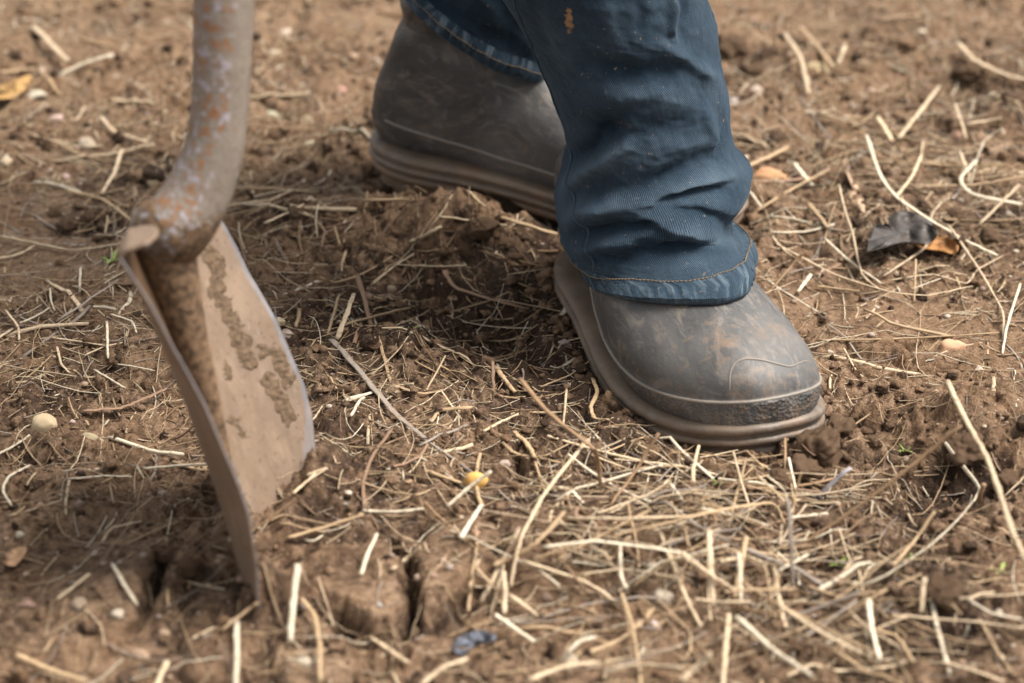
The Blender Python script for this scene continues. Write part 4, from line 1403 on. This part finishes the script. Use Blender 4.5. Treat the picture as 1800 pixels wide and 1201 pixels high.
    ([(540, 835), (575, 822), (520, 860)], 7, p_, .004, .003), ([(515, 868), (555, 832)], 8, p_, .003, .005), ([(475, 915), (500, 905), (560, 918), (600, 925)], 6, t_c, .002, .002), ([(1020, 1010), (1100, 1000), (1190, 1015)], 8, p_, .006, .010), ([(1110, 1030), (1180, 985), (1260, 940)], 8, t_c, .006, .018),
    ([(1060, 1180), (1130, 1168), (1200, 1175)], 14, p_, .004, .010), ([(930, 1195), (990, 1172), (1050, 1165)], 16, p_, .006, .010), ([(1420, 1030), (1480, 1050), (1540, 1040)], 9, t_c, .006, .008), ([(1580, 1010), (1650, 1040), (1690, 1080)], 8, TAN, .004, .006),
]


def stalk_curve(pts, l0, l1, wpx, seg=None):
    nn_ = max(8, 5 * len(pts))
    P = catmull(np.array(pts, float), nn_)
    q_ = np.array(pts, float)
    tl_ = np.linspace(0, len(pts) - 1, nn_)
    P = .5 * P + .5 * np.stack([np.interp(tl_, np.arange(len(pts)), q_[:, a]) for a in (0, 1)], 1)
    n = len(P)
    lift = np.linspace(l0, l1, n)
    W0 = on_ground(P[:, 0], P[:, 1], lift)
    dep = project(W0)[2]
    r = wpx / 2 * dep / FPX
    zc = W0[:, 2].copy()
    for _ in range(10):
        zc[1:-1] = .5 * zc[1:-1] + .25 * (zc[:-2] + zc[2:])
    zmin = H(W0[:, 0], W0[:, 1]) - .0004
    zc = np.maximum(zc, zmin) + r * .6
    # slide along the view ray to the final height, so each stalk stays where the photo has it
    W = gp(P[:, 0], P[:, 1], zc)
    return W, r


def make_stalk(W, r, color, flat=1.0, kinks=True, sides=8):
    n = len(W)
    t = np.linspace(0, 1, n)
    rr = r * (1 - .18 * t) * (1 + .16 * gnoise(t * 9 + r[0] * 9e3, t * 0 + 3.1))
    for nd in rng.uniform(.15, .9, 1 if n < 12 else 2):
        rr = rr * (1 + .22 * np.exp(-((t - nd) / .02) ** 2))
    W = W + rng.normal(0, 1, (n, 3)) * r[:, None] * .10
    v, f, u = tube_np(W, rr, sides, flat)
    k = rng.uniform(.72, 1.08)
    cols = np.clip(np.array(color) * k, 0, .9)
    c = np.repeat(cols[None], len(v), 0)
    c[:sides * 2] *= .72
    c[-sides * 2:] *= .80
    return mesh_np('stalk', v, f, True, uv=u + rng.uniform(0, 5), cols=c)


def shape_word(W, l0, l1):
    L = np.linalg.norm(np.diff(W, axis=0), axis=1).sum()
    chord = np.linalg.norm(W[-1] - W[0])
    ln = 'long' if L > .10 else ('short' if L < .038 else 'medium-length')
    st = 'curled' if chord / L < .86 else ('bent' if chord / L < .965 else 'straight')
    if max(l0, l1) > .017:
        st = 'raised ' + st
    return ln + ' ' + st


for pts, wd, colr, l0, l1 in STALKS:
    W, r = stalk_curve(pts, l0, l1, wd * .80)
    leafy = colr == (.42, .40, .42)
    nm = 'twig' if colr in (BROWN,) else ('root' if colr == ROOT else ('dry_blade' if leafy else 'straw'))
    o = link(nm, make_stalk(W, r, colr, .35 if leafy else rng.uniform(.28, .75)), MAT_STRAW)
    mid = pts[len(pts) // 2]
    ITEMS.append((o, nm.replace('_', ' '), shape_word(W, l0, l1) + ' ' + CNAME.get(colr, 'grey'), np.mean([p[0] for p in pts]), np.mean([p[1] for p in pts])))


# density of loose litter over the photo's area, 0..1
def litter_density(px, py):
    d = .42 + 0 * px
    for cx, cy, rx, ry, a in [(1150, 960, 330, 110, .75), (1300, 1080, 260, 120, .60), (1560, 330, 250, 170, .50), (700, 700, 260, 160, .30), (150, 620, 190, 90, .40), (1180, 840, 200, 40, .5),
                              (760, 350, 240, 40, .6), (1450, 120, 260, 70, .25), (250, 300, 170, 90, .2), (1620, 600, 160, 60, -.30), (180, 1060, 220, 110, -.30), (630, 1040, 130, 70, -.38),
                              (860, 540, 120, 60, -.1), (60, 450, 100, 40, -.25), (1700, 1020, 150, 110, .0), (1520, 700, 110, 80, -.1), (560, 1150, 150, 60, -.1), (1400, 530, 80, 50, -.25), (900, 330, 200, 60, .1)]:
        d = d + a * np.exp(-(((px - cx) / rx) ** 2 + ((py - cy) / ry) ** 2))
    return np.clip(d, .04, 1.3)


BL_LINE = [bp(-.9, .20, .01)[:2], bp(.9, .20, .01)[:2], bp(.9, .1, .02)[:2]]


def blocked(x, y, pad=0.0):
    a = seg_dist(x, y, [FB_HEEL + FB_D * .04, FB_HEEL + FB_D * .25])[0] < .056 + pad
    b = seg_dist(x, y, [RB_HEEL + RB_D * .03, RB_HEEL + RB_D * .26])[0] < .048 + pad
    c = seg_dist(x, y, BL_LINE)[0] < .012 + pad
    return a | b | c


def scatter(n, dens, out=.35, xr=(-1.1, 1.1), yr=(-.62, 1.5)):
    x, y = rng.uniform(*xr, n), rng.uniform(*yr, n)
    px, py, dep = project(np.stack([x, y, 0 * x], -1))
    inside = (px > -40) & (px < 1840) & (py > -40) & (py < 1260) & (dep > .5)
    p = np.where(inside, dens(px, py), out * .6)
    keep = (rng.random(n) < p) & ~blocked(x, y)
    return x[keep], y[keep]


def ground_curve(x, y, ang, L, n, curl, lift0, lift1, sink=0.0, wob=0.0):
    t = np.linspace(0, 1, n)
    a = ang + curl * t + wob * np.cumsum(rng.normal(0, 1, n)) / math.sqrt(n)
    X = x + np.concatenate([[0], np.cumsum(np.cos(a[:-1]) * L / (n - 1))])
    Y = y + np.concatenate([[0], np.cumsum(np.sin(a[:-1]) * L / (n - 1))])
    h = H(X, Y)
    z = h.copy()
    for _ in range(3):
        z[1:-1] = .5 * z[1:-1] + .25 * (z[:-2] + z[2:])
    z = np.maximum(z, h - sink) + lift0 + (lift1 - lift0) * t
    return np.stack([X, Y, z], 1)


PAL = [PALE, PALE, TAN, TAN, CREAM, TAN, BROWN, GREY, ROOT]

# further single straws, each an object of its own
xs_, ys_ = scatter(3600, lambda a, b: litter_density(a, b) * .9, 0)
made = 0
for x, y in zip(xs_, ys_):
    if made >= 105:
        break
    L = rng.uniform(.022, .075)
    colr = PAL[rng.integers(0, 5)] if rng.random() < .8 else PAL[rng.integers(5, 9)]
    l1 = rng.choice([.0, .002, .005, .012], p=[.4, .3, .2, .1])
    W = ground_curve(x, y, rng.uniform(0, 2 * np.pi), L, 8, rng.normal(0, .22), .0008, l1, .0005, .08)
    if blocked(W[:, 0], W[:, 1]).any():
        continue
    q = project(W)
    if q[0].min() < 5 or q[0].max() > 1795 or q[1].min() < 5 or q[1].max() > 1195:
        continue
    r = np.full(8, rng.uniform(.0009, .0019))
    nm = 'root' if colr == ROOT else ('twig' if colr == BROWN else 'straw')
    o = link(nm, make_stalk(W, r, colr, rng.uniform(.4, 1)), MAT_STRAW)
    ITEMS.append((o, nm, shape_word(W, 0, l1) + ' ' + CNAME[colr], q[0].mean(), q[1].mean()))
    made += 1

# straw and fibre fragments nobody could count
b = Batch()
xs_, ys_ = scatter(56000, lambda a, b: litter_density(a, b) * .95, .3)
for x, y in zip(xs_, ys_):
    L = rng.gamma(2.2, .0085) + .005
    L = min(L, .065)
    colr = np.array(PAL[rng.integers(0, 9)]) * rng.uniform(.5, 1.08)
    n = 5
    l1 = abs(rng.normal(0, .0045)) if rng.random() < .45 else .0004
    W = ground_curve(x, y, rng.uniform(0, 2 * np.pi), L, n, rng.normal(0, .30), .0003, l1, .001, .10)
    r = rng.gamma(2.5, .00015) + .00020
    v, f, u = tube_np(W, np.linspace(r, r * .7, n), 4, rng.uniform(.35, 1), cap=False)
    b.add(v, f, u + rng.uniform(0, 5), colr)
    if b.n > 900000:
        break
xs_, ys_ = scatter(7500, litter_density, .25)
for x, y in zip(xs_, ys_):
    L = rng.uniform(.025, .085)
    W = ground_curve(x, y, rng.uniform(0, 2 * np.pi), L, 8, rng.normal(0, .7), .0004, abs(rng.normal(0, .005)), .0005, .2)
    v, f, u = tube_np(W, np.linspace(1, .5, 8) * rng.uniform(.0003, .0006), 4, .7, cap=False)
    b.add(v, f, u, np.array(PAL[rng.integers(0, 6)]) * rng.uniform(.8, 1.1))
xs_, ys_ = scatter(13000, litter_density, .2)
for x, y in zip(xs_, ys_):                                  # flat chaff
    L = rng.uniform(.003, .011)
    W = ground_curve(x, y, rng.uniform(0, 2 * np.pi), L, 3, rng.normal(0, .3), .0004, abs(rng.normal(0, .0015)), .0005, .1)
    r_ = rng.uniform(.0006, .0016)
    v, f, u = tube_np(W, np.array([.4, 1, .5]) * r_, 4, rng.uniform(.12, .3), twist=rng.uniform(-.8, .8), cap=False)
    b.add(v, f, u, np.array(PAL[rng.integers(1, 9)]) * rng.uniform(.55, 1.05))
# the matted heap in the near centre and right
HEAPS = [(1230, 960, 230, 70, 1.0), (1300, 1060, 190, 90, .9), (1050, 930, 150, 50, .6), (1380, 880, 70, 40, .8), (950, 1060, 130, 70, .4), (1500, 1120, 200, 60, .4), (760, 370, 220, 26, .5), (1560, 300, 160, 90, .35), (1150, 850, 170, 28, .6)]


def heap_density(a, b_):
    d = 0 * a
    for cx, cy, rx, ry, k in HEAPS:
        d = d + k * np.exp(-(((a - cx) / rx) ** 2 + ((b_ - cy) / ry) ** 2))
    return np.clip(d, 0, 1)


xs_, ys_ = scatter(30000, heap_density, 0)
pq = project(np.stack([xs_, ys_, 0 * xs_], -1))
hd_ = heap_density(pq[0], pq[1])
for x, y, q in zip(xs_, ys_, hd_):
    L = min(rng.gamma(3, .014) + .012, .11)
    colr = np.array(PAL[rng.integers(0, 9)]) * rng.uniform(.6, 1.12)
    l0, l1 = rng.uniform(0, .024) * q, rng.uniform(0, .024) * q
    W = ground_curve(x, y, rng.normal(0, .75) + (np.pi if rng.random() < .5 else 0), L, 6, rng.normal(0, .25), .0003 + l0, l1, .001, .12)
    r = rng.gamma(3, .00020) + .0003
    v, f, u = tube_np(W, np.linspace(r, r * .8, 6), 5, rng.uniform(.3, .9), cap=False)
    b.add(v, f, u + rng.uniform(0, 5), colr)
link('straw_litter', b.mesh('straw_litter'), MAT_STRAW, kind='stuff', label='fine chopped straw and stubble fragments strewn over the soil')

b = Batch()
xs_, ys_ = scatter(30000, lambda a, b: np.clip(rough_map(gp(a, b)[..., 0], gp(a, b)[..., 1], a, b), 0, 1) * .75, .2)
for x, y in zip(xs_, ys_):
    L = rng.uniform(.008, .045)
    colr = np.array([ROOT, BROWN, TAN, PALE, TAN][rng.integers(0, 5)]) * rng.uniform(.5, 1.1)
    n = 7
    W = ground_curve(x, y, rng.uniform(0, 2 * np.pi), L, n, rng.normal(0, 1.6), .0002, abs(rng.normal(0, .004)), .001, .9)
    v, f, u = tube_np(W, np.linspace(1, .4, n) * rng.uniform(.00018, .00042), 3, 1, cap=False)
    b.add(v, f, u, colr)
link('root_fibres', b.mesh('root_fibres'), MAT_STRAW, kind='stuff', label='hair-thin roots and fibres tangled in the loose soil')


# ------------------------------------------------------------------ crumbs, clods and pebbles
def ico(sub):
    import bmesh
    bm = bmesh.new()
    bmesh.ops.create_icosphere(bm, subdivisions=sub, radius=1)
    V = np.array([v.co[:] for v in bm.verts])
    F = np.array([[v.index for v in f.verts] for f in bm.faces])
    bm.free()
    return V, F


def n3(V, s, off):
    return (gnoise(V[:, 0] / s + off, V[:, 1] / s + off * .7) + gnoise(V[:, 1] / s - off, V[:, 2] / s + off) + gnoise(V[:, 2] / s + off * 1.9, V[:, 0] / s)) / 1.7


V1i, F1i = ico(1)
V2i, F2i = ico(2)
b = Batch()
big = Batch()


def crumb_density(a, b_):
    return np.clip(rough_map(gp(a, b_)[..., 0], gp(a, b_)[..., 1], a, b_) - .25, .05, 1) * .9


CV = []
for k in range(10):
    v = V1i * (1 + .85 * n3(V1i, .6, k * 3.7))[:, None] * rng.uniform(.55, 1.3, 3)
    CV.append(v)
CW = []
for k in range(10):
    d_ = .75 * n3(V2i, .75, k * 3.1) + .45 * n3(V2i, .33, k * 1.7 + 4)
    CW.append(V2i * (1 + d_)[:, None] * rng.uniform(.6, 1.25, 3))
xs_, ys_ = scatter(66000, crumb_density, .12)
hz = H(xs_, ys_)
for x, y, z in zip(xs_, ys_, hz):
    r = min(rng.gamma(1.7, .00085) + .0005, .0075)
    if r > .0026:
        v = CW[rng.integers(0, 10)] @ np.array(Matrix.Rotation(rng.uniform(0, 6.28), 3, 'Z')) * r + [x, y, z + r * .30]
        big.add(v, F2i, None, (1, 1, 1))
        continue
    a = rng.uniform(0, 6.28)
    ca, sa = math.cos(a), math.sin(a)
    v = CV[rng.integers(0, 10)] * r
    v = np.stack([v[:, 0] * ca - v[:, 1] * sa, v[:, 0] * sa + v[:, 1] * ca, v[:, 2]], 1) + [x, y, z + r * .35]
    b.add(v, F1i, None, (1, 1, 1))
    if b.n > 560000:
        break
me = mesh_np('soil_crumbs', np.vstack(b.V), np.vstack(b.F), False, {'moist_shade': np.repeat(rng.uniform(.0, .95, len(b.V)), len(V1i))})
for heel, dr, sd_, ln in ((FB_HEEL, FB_D, FB_S, 1), (RB_HEEL, RB_D, RB_S, -1)):
    oo, on_ = plan_outline(ln)
    for _q in range(230):
        k = rng.integers(0, len(oo))
        p = (oo[k] + on_[k] * rng.uniform(.002, .014)) * sd_
        X = heel + dr * p[0] + np.array([-dr[1], dr[0]]) * p[1]
        r = min(rng.gamma(2.0, .0010) + .0008, .006)
        v = CW[rng.integers(0, 10)] @ np.array(Matrix.Rotation(rng.uniform(0, 6.28), 3, 'Z')) * r + [X[0], X[1], float(H(X[0], X[1])) + r * .4]
        big.add(v, F2i, None, (1, 1, 1))
nb_ = len(big.V)
me2 = mesh_np('soil_lumps', np.vstack(big.V), np.vstack(big.F), False, {'moist_shade': np.repeat(rng.uniform(.0, .9, nb_), len(V2i))})
link('soil_lumps', me2, MAT_SOIL, kind='stuff', label='bigger torn lumps of brown soil over the whole ground')
link('soil_crumbs', me, MAT_SOIL, kind='stuff', label='loose crumbs of brown soil over the whole ground')

b = Batch()
xs_, ys_ = scatter(7000, lambda a, b_: .55 + 0 * a, .3)
hz = H(xs_, ys_)
for x, y, z in zip(xs_, ys_, hz):
    r = min(rng.gamma(2.0, .0005) + .0006, .003)
    v = (V1i * (1 + .16 * n3(V1i, .9, x * 50))[:, None]) * np.array([1, rng.uniform(.6, .95), .65]) * r + [x, y, z + r * .3]
    b.add(v, F1i, None, np.array([(.42, .33, .25), (.32, .225, .155), (.50, .42, .33), (.28, .18, .12), (.36, .29, .24)][rng.integers(0, 5)]) * rng.uniform(.7, 1.1))
grit = M('grit', .7)
grit.color(grit.attr('tint', 'Color'))
link('fine_gravel', b.mesh('fine_gravel'), grit.m, kind='stuff', label='tiny pale and reddish grit set in the soil')

V3, F3 = ico(4)
CLODS = []
for k in range(7):
    d = .38 * n3(V3, .9, k * 2.3 + 1) + .22 * n3(V3, .38, k + 5.5) + .12 * n3(V3, .16, k + 9.1) + .05 * n3(V3, .07, k + 2.1)
    CLODS.append(mesh_np('clod', V3 * (1 + d)[:, None] * [1, .85, .62], F3, True))
V2_, F2_ = ico(3)
PEB = []
for k in range(7):
    d = .34 * n3(V2_, .95, k * 2.9 + 2) + .12 * n3(V2_, .4, k + 3) + .04 * n3(V2_, .15, k + 3)
    vp_ = V2_ * (1 + d)[:, None]
    for _q in range(6):
        dr = rng.normal(0, 1, 3)
        dr /= np.linalg.norm(dr)
        ov = np.clip(vp_ @ dr - rng.uniform(.55, .85), 0, None)
        vp_ = vp_ - .9 * ov[:, None] * dr
    PEB.append(mesh_np('pebble', vp_, F2_, True))
for m_ in PEB:
    m_.materials.append(MAT_STONE)

# the clods: px, py, radius px
CL = [(845, 405, 30), (880, 430, 24), (905, 455, 18), (820, 440, 16), (1440, 800, 44), (1405, 835, 32), (1478, 768, 30), (1372, 850, 20), (1660, 800, 34), (1700, 790, 40), (1740, 820, 36), (1770, 850, 26),
      (480, 935, 24), (510, 905, 20), (455, 965, 18), (590, 960, 26), (556, 822, 20), (585, 860, 20), (530, 862, 22), (505, 890, 20), (560, 880, 16), (590, 800, 14), (300, 980, 20), (330, 1000, 26), (250, 1010, 18),
      (1600, 1060, 30), (1660, 1040, 34), (1720, 1010, 30), (1560, 1100, 26), (1290, 90, 30), (1320, 130, 26), (1350, 100, 24), (1265, 140, 22), (120, 395, 18), (155, 385, 20), (100, 375, 14), (520, 375, 18), (470, 385, 14), (1700, 130, 24), (1740, 160, 26),
      (620, 430, 14), (660, 440, 13), (580, 420, 15), (700, 560, 12), (740, 590, 11), (660, 610, 12), (950, 500, 14), (1000, 470, 15), (975, 440, 16), (1540, 780, 14), (1570, 810, 13), (1520, 760, 12), (60, 600, 10), (40, 690, 12), (200, 700, 12), (340, 880, 12), (300, 900, 14), (240, 900, 10),
      (1640, 400, 20), (1680, 380, 18), (1740, 420, 22), (1560, 360, 16), (1500, 330, 14), (1440, 360, 14), (1360, 240, 16), (1780, 280, 18)]
for i, (cx, cy, rp) in enumerate(CL):
    P = on_ground(np.array([float(cx)]), np.array([float(cy)]))[0]
    if cx not in (1440, 1405, 1478, 1372) and blocked(np.array([P[0]]), np.array([P[1]]), .01)[0]:
        continue
    r = rp * project(P)[2] / FPX
    dk = cx in (1440, 1405, 1478, 1372)
    o = bpy.data.objects.new('soil_clod', CLODS[i % 7] if not dk else CLODS[i % 7])
    COL.objects.link(o)
    o.location = P + [0, 0, r * (.42 if dk else .12)]
    o.scale = (r, r, r)
    o.rotation_euler = (rng.uniform(-.3, .3), rng.uniform(-.3, .3), rng.uniform(0, 6.28))
    ITEMS.append((o, 'soil clod', ('large' if rp > 27 else 'small' if rp < 16 else 'medium-sized') + ' brown', cx, cy))
for m_ in CLODS:
    m_.materials.append(MAT_CLOD)

W_, PK, OC, GR, BN = (.50, .42, .325), (.30, .215, .155), (.55, .34, .15), (.34, .30, .28), (.36, .23, .15)
WN = {W_: 'whitish', PK: 'pinkish', OC: 'ochre', GR: 'grey', BN: 'brown'}
STONES = [(82, 748, 27, .8, (.50, .40, .29)), (160, 772, 25, .42, (.44, .33, .23)), (152, 252, 17, .7, W_), (272, 320, 17, .7, (.50, .38, .24)), (8, 285, 14, .8, W_), (490, 566, 12, 1.2, W_), (500, 590, 16, 1.0, W_), (1676, 610, 26, .62, (.60, .42, .24)), (1352, 310, 30, .5, OC), (1436, 122, 26, .6, (.48, .33, .20)),
          (887, 815, 12, .6, W_), (136, 1062, 17, .8, PK), (205, 1080, 14, .9, W_), (46, 1062, 15, .6, PK), (1168, 1050, 20, .9, W_), (1000, 1160, 16, .8, W_), (245, 1148, 20, .4, PK), (535, 1165, 14, .7, W_), (262, 870, 9, .9, PK), (284, 868, 9, .9, GR), (550, 476, 7, 1, W_), (648, 522, 8, 1, PK),
          (535, 625, 7, .9, PK), (715, 586, 9, .5, W_), (730, 615, 9, 1.2, BN), (665, 743, 7, 1.1, GR), (758, 740, 9, .7, W_), (1070, 540, 7, 1, BN), (1030, 425, 10, 1, W_), (1040, 400, 9, 1, W_), (1010, 430, 8, 1, PK), (1146, 996, 10, .8, W_), (735, 1015, 9, .9, W_), (665, 1065, 9, .8, GR), (690, 840, 9, .8, PK),
          (722, 850, 10, .8, BN), (1330, 160, 12, .8, W_), (1290, 180, 12, .8, GR), (1375, 165, 14, .7, PK), (500, 60, 16, .7, W_), (480, 95, 14, .7, W_), (60, 170, 20, .6, W_), (480, 205, 14, .8, W_), (540, 215, 14, .8, PK), (600, 160, 12, .8, BN), (545, 255, 13, .7, W_), (25, 975, 20, .5, (.55, .34, .20)),
          (140, 885, 11, .8, PK), (70, 890, 10, .8, BN), (290, 1115, 12, .8, BN), (430, 1180, 12, .8, GR), (1150, 1100, 12, .8, W_), (960, 1050, 10, .8, PK), (1525, 800, 8, .8, PK), (1645, 690, 8, .8, BN), (1720, 650, 8, .8, W_), (1460, 620, 7, .8, W_), (1750, 560, 8, .8, BN), (350, 140, 14, .8, W_), (100, 210, 14, .7, W_), (620, 100, 13, .7, PK),
          (1620, 60, 15, .7, W_), (1530, 165, 12, .8, W_), (1590, 170, 13, .7, PK), (1680, 240, 12, .8, BN), (1330, 430, 8, .8, W_), (1310, 640, 7, .8, W_)]
for _ in range(60):
    STONES.append((float(rng.uniform(10, 1790)), float(rng.uniform(20, 1190)), float(rng.uniform(5, 10)), float(rng.uniform(.6, .9)), [W_, PK, GR, BN, PK][rng.integers(0, 5)]))
for i, (cx, cy, rp, asp, colr) in enumerate(STONES):
    P = on_ground(np.array([float(cx)]), np.array([float(cy)]))[0]
    if blocked(np.array([P[0]]), np.array([P[1]]), .006)[0]:
        continue
    r = rp * project(P)[2] / FPX
    o = bpy.data.objects.new('pebble', PEB[i % 7])
    COL.objects.link(o)
    o.location = P + [0, 0, -r * .08]
    o.scale = (r, r * min(asp * 1.2, 1.0), r * min(asp, .8))
    o.rotation_euler = (0, 0, rng.uniform(-.5, .5))
    o.color = (*[c * rng.uniform(.9, 1.08) for c in colr], 1)
    ITEMS.append((o, 'pebble', ('large ' if rp > 15 else 'small ' if rp < 9.5 else 'mid-sized ') + ('flat ' if asp < .62 else 'rounded ') + WN.get(colr, 'tan'), cx, cy))

# the yellow kernel
P = on_ground(np.array([838.]), np.array([858.]))[0]
kb = M('kernel_skin', .4)
kb.color(kb.mix(kb.ramp(kb.noise(kb.obj(), 2.2, 3), .4, .6), (.72, .36, .03), (.62, .42, .20)))
d = 1 + .10 * n3(V2_, 1.0, 4)
o = link('corn_kernel', mesh_np('kernel', V2_ * (d + .12 * n3(V2_, .8, 9))[:, None] * [.0070, .0048, .0058], F2_, True), kb.m, None, 'yellow-orange corn kernel under a cream straw, the only bright yellow seed', 'kernel')
o.location = P + [0, 0, .005]


# leaves and scraps: curled sheets with real thickness
def leaf(name, pts, colr, label, cat, curl=.010, rough=.6, veins=True, lift=.003, var=.4):
    """pts: outline in the photo; the sheet rises and rolls off the ground"""
    P = np.array(pts, float)
    P = catmull(np.vstack([P, P[:1]]), 40)[:-1]
    c = P.mean(0)
    rings_ = []
    for k, q in enumerate(np.linspace(0.02, 1, 9)):
        rings_.append(c + (P - c) * q)
    A = np.array(rings_)
    W = on_ground(np.full(A.shape[:2], c[0]).ravel(), np.full(A.shape[:2], c[1]).ravel())
    z0 = W[:, 2].reshape(A.shape[:2])
    rel = (A - c) / np.abs(P - c).max()
    z = z0 + lift + curl * (.8 * rel[..., 0] ** 2 + .5 * rel[..., 1] ** 2 + .5 * gnoise(rel[..., 0] * 2.2 + c[0], rel[..., 1] * 2.2))
    W = gp(A[..., 0], A[..., 1], z)
    n_ = 40
    top = W.reshape(-1, 3)
    bot = top - [0, 0, .0005]
    F = grid_faces(9, n_)
    rim = np.array([[8 * n_ + j, 8 * n_ + (j + 1) % n_, 8 * n_ + (j + 1) % n_ + len(top), 8 * n_ + j + len(top)] for j in range(n_)])
    m = M(name + '_surface', rough)
    v = m.obj()
    n = m.noise(v, 110, 4, .6)
    c1 = m.mix(m.ramp(n, .35, .65), colr, tuple(x * (1 - var) for x in colr))
    m.color(c1)
    m.bump(m.noise(v, 300, 3), .4, .001)
    return link(name, mesh_np(name, np.vstack([top, bot]), np.vstack([F, F[:, ::-1] + len(top), rim]), True), m.m, None, label, cat)


leaf('dead_leaf', [(1524, 442), (1530, 408), (1556, 384), (1590, 370), (1628, 384), (1648, 408), (1632, 428), (1590, 425), (1552, 436)], (.085, .072, .064), 'dark grey curled dead leaf with a pale underside, lying among straws at the right', 'leaf', .014, .45, lift=.008, var=.5)
leaf('dead_leaf', [(1604, 426), (1628, 412), (1660, 414), (1684, 430), (1678, 446), (1650, 440), (1620, 436)], (.36, .17, .055), 'orange-brown dead leaf tucked under straws beside the dark grey leaf', 'leaf', .010, .6)
leaf('dead_leaf', [(-20, 172), (0, 150), (30, 138), (54, 132), (48, 152), (22, 172)], (.42, .25, .09), 'curved ochre leaf at the far left edge', 'leaf', .010, .6)
leaf('dead_leaf', [(1486, 300), (1500, 312), (1516, 345), (1520, 372), (1504, 362), (1490, 335)], (.52, .36, .24), 'pale pinkish dry husk standing above the dark grey leaf', 'husk', .014, .7)
leaf('bark_flake', [(6, 990), (22, 966), (46, 962), (44, 974), (26, 994)], (.50, .30, .17), 'flat orange-tan bark flake on bare soil near the lower left edge', 'bark flake', .003, .8)
leaf('plastic_scrap', [(792, 1138), (812, 1116), (846, 1108), (872, 1118), (862, 1128), (836, 1134), (812, 1152)], (.13, .14, .17), 'crumpled blue-grey plastic scrap half buried near the bottom edge', 'scrap', .012, .35, lift=.004)


# small green seedlings
gm = M('seedling_green', .5)
gm.color(gm.mix(gm.ramp(gm.noise(gm.obj(), 200, 2), .4, .6), (.16, .26, .05), (.30, .34, .10)))
for cx, cy, sc_, lab in [(196, 464, 1.5, 'pale green grass sprig just left of the spade tread'), (723, 584, .8, 'tiny round green seedling beside the reddish root in the hollow'), (1474, 998, 1.0, 'small green seedling in the dark soil low at the right'),
                         (1757, 1012, 1.1, 'green seedling leaf near the lower right edge'), (1262, 853, .7, 'tiny green shoot in straw under the front boot toe'), (1604, 985, .7, 'little bright green shoot by the looped cream straw'), (1590, 797, .8, 'small dark green seedling behind the long brown twig')]:
    P = on_ground(np.array([float(cx)]), np.array([float(cy)]))[0]
    root_ = link('seedling', None, None, None, lab, 'seedling', 'green seedlings in the soil')
    root_.location = P
    for k in range(4):
        a = k * 1.7 + cx
        L = .006 * sc_ * rng.uniform(.8, 1.5)
        t = np.linspace(0, 1, 6)
        pts_ = np.stack([np.cos(a) * L * t, np.sin(a) * L * t, .001 + L * .9 * t - L * .5 * t * t], 1)
        v, f, u = tube_np(pts_, .0013 * sc_ * np.array([.3, .8, 1, 1, .7, .2]), 6, .25)
        link('leaf', mesh_np('leaf', v, f, True, uv=u), gm.m, root_)

# ------------------------------------------------------------------ labels: each says which one
MARKS = [('spade blade', 400, 680), ('spade tread', 250, 450), ('spade tip', 465, 1000), ('front boot toe', 1300, 740), ('front boot instep', 1130, 600), ('front jeans hem', 1180, 500), ('rear boot heel', 660, 310),
         ('rear boot sole', 860, 380), ('large broken whitish stone', 82, 748), ('cracked mud plate', 640, 1040), ('corn kernel', 838, 858), ('dark grey leaf', 1590, 410), ('ochre stone on the right', 1676, 610),
         ('blue-grey scrap', 830, 1130), ('dark hole at the right edge', 1690, 870), ('dug hollow', 860, 540), ('foreground straw heap', 1150, 980), ('long brown raised twig', 1550, 860),
         ('ochre leaf at the far left', 20, 150), ('white pebble behind the spade', 150, 252), ('long split grey stalk', 665, 690), ('upper right corner', 1740, 60), ('lower left corner', 60, 1150), ('lower right corner', 1740, 1150),
         ('spade socket', 390, 180), ('bottom edge', 1150, 1180), ('bunched jeans fold', 1310, 310), ('rusty socket top', 395, 20), ('green sprig', 196, 464), ('upper left corner', 60, 30), ('top edge', 1500, 20), ('looped cream straw', 1640, 960)]
ORD = ['', 'second ', 'third ', 'fourth ', 'fifth ', 'sixth ', 'seventh ', 'eighth ', 'ninth ', 'tenth ']
byl = {}
for o, kind, desc, px, py in ITEMS:
    ds_ = [((px - mx) / 1.3) ** 2 + (py - my) ** 2 for _n, mx, my in MARKS]
    k = int(np.argmin(ds_))
    n_, mx, my = MARKS[k]
    dx, dy = px - mx, py - my
    rel = ('right of' if dx > 0 else 'left of') if abs(dx) > abs(dy) * 1.1 else ('in front of' if dy > 0 else 'behind')
    byl.setdefault((desc, kind, rel, n_), []).append((px, py, o))
for (desc, kind, rel, n_), lst in byl.items():
    lst.sort(key=lambda q: q[0])
    for i, (px, py, o) in enumerate(lst):
        tail = '' if len(lst) == 1 else ', %s from the left' % (ORD[i].strip() or 'first')
        o['label'] = ' '.join(('%s %s %s the %s%s' % (desc, kind, rel, n_, tail)).replace('medium-length ', '').replace('weathered ', '').split()[:16])
        o['category'] = kind
        o['group'] = {'straw': 'loose straws lying on the soil', 'twig': 'brown twigs on the soil', 'root': 'bare roots on the soil', 'soil clod': 'clods of brown soil', 'pebble': 'pebbles lying on the soil', 'dry blade': 'dry leaf blades'}[kind]
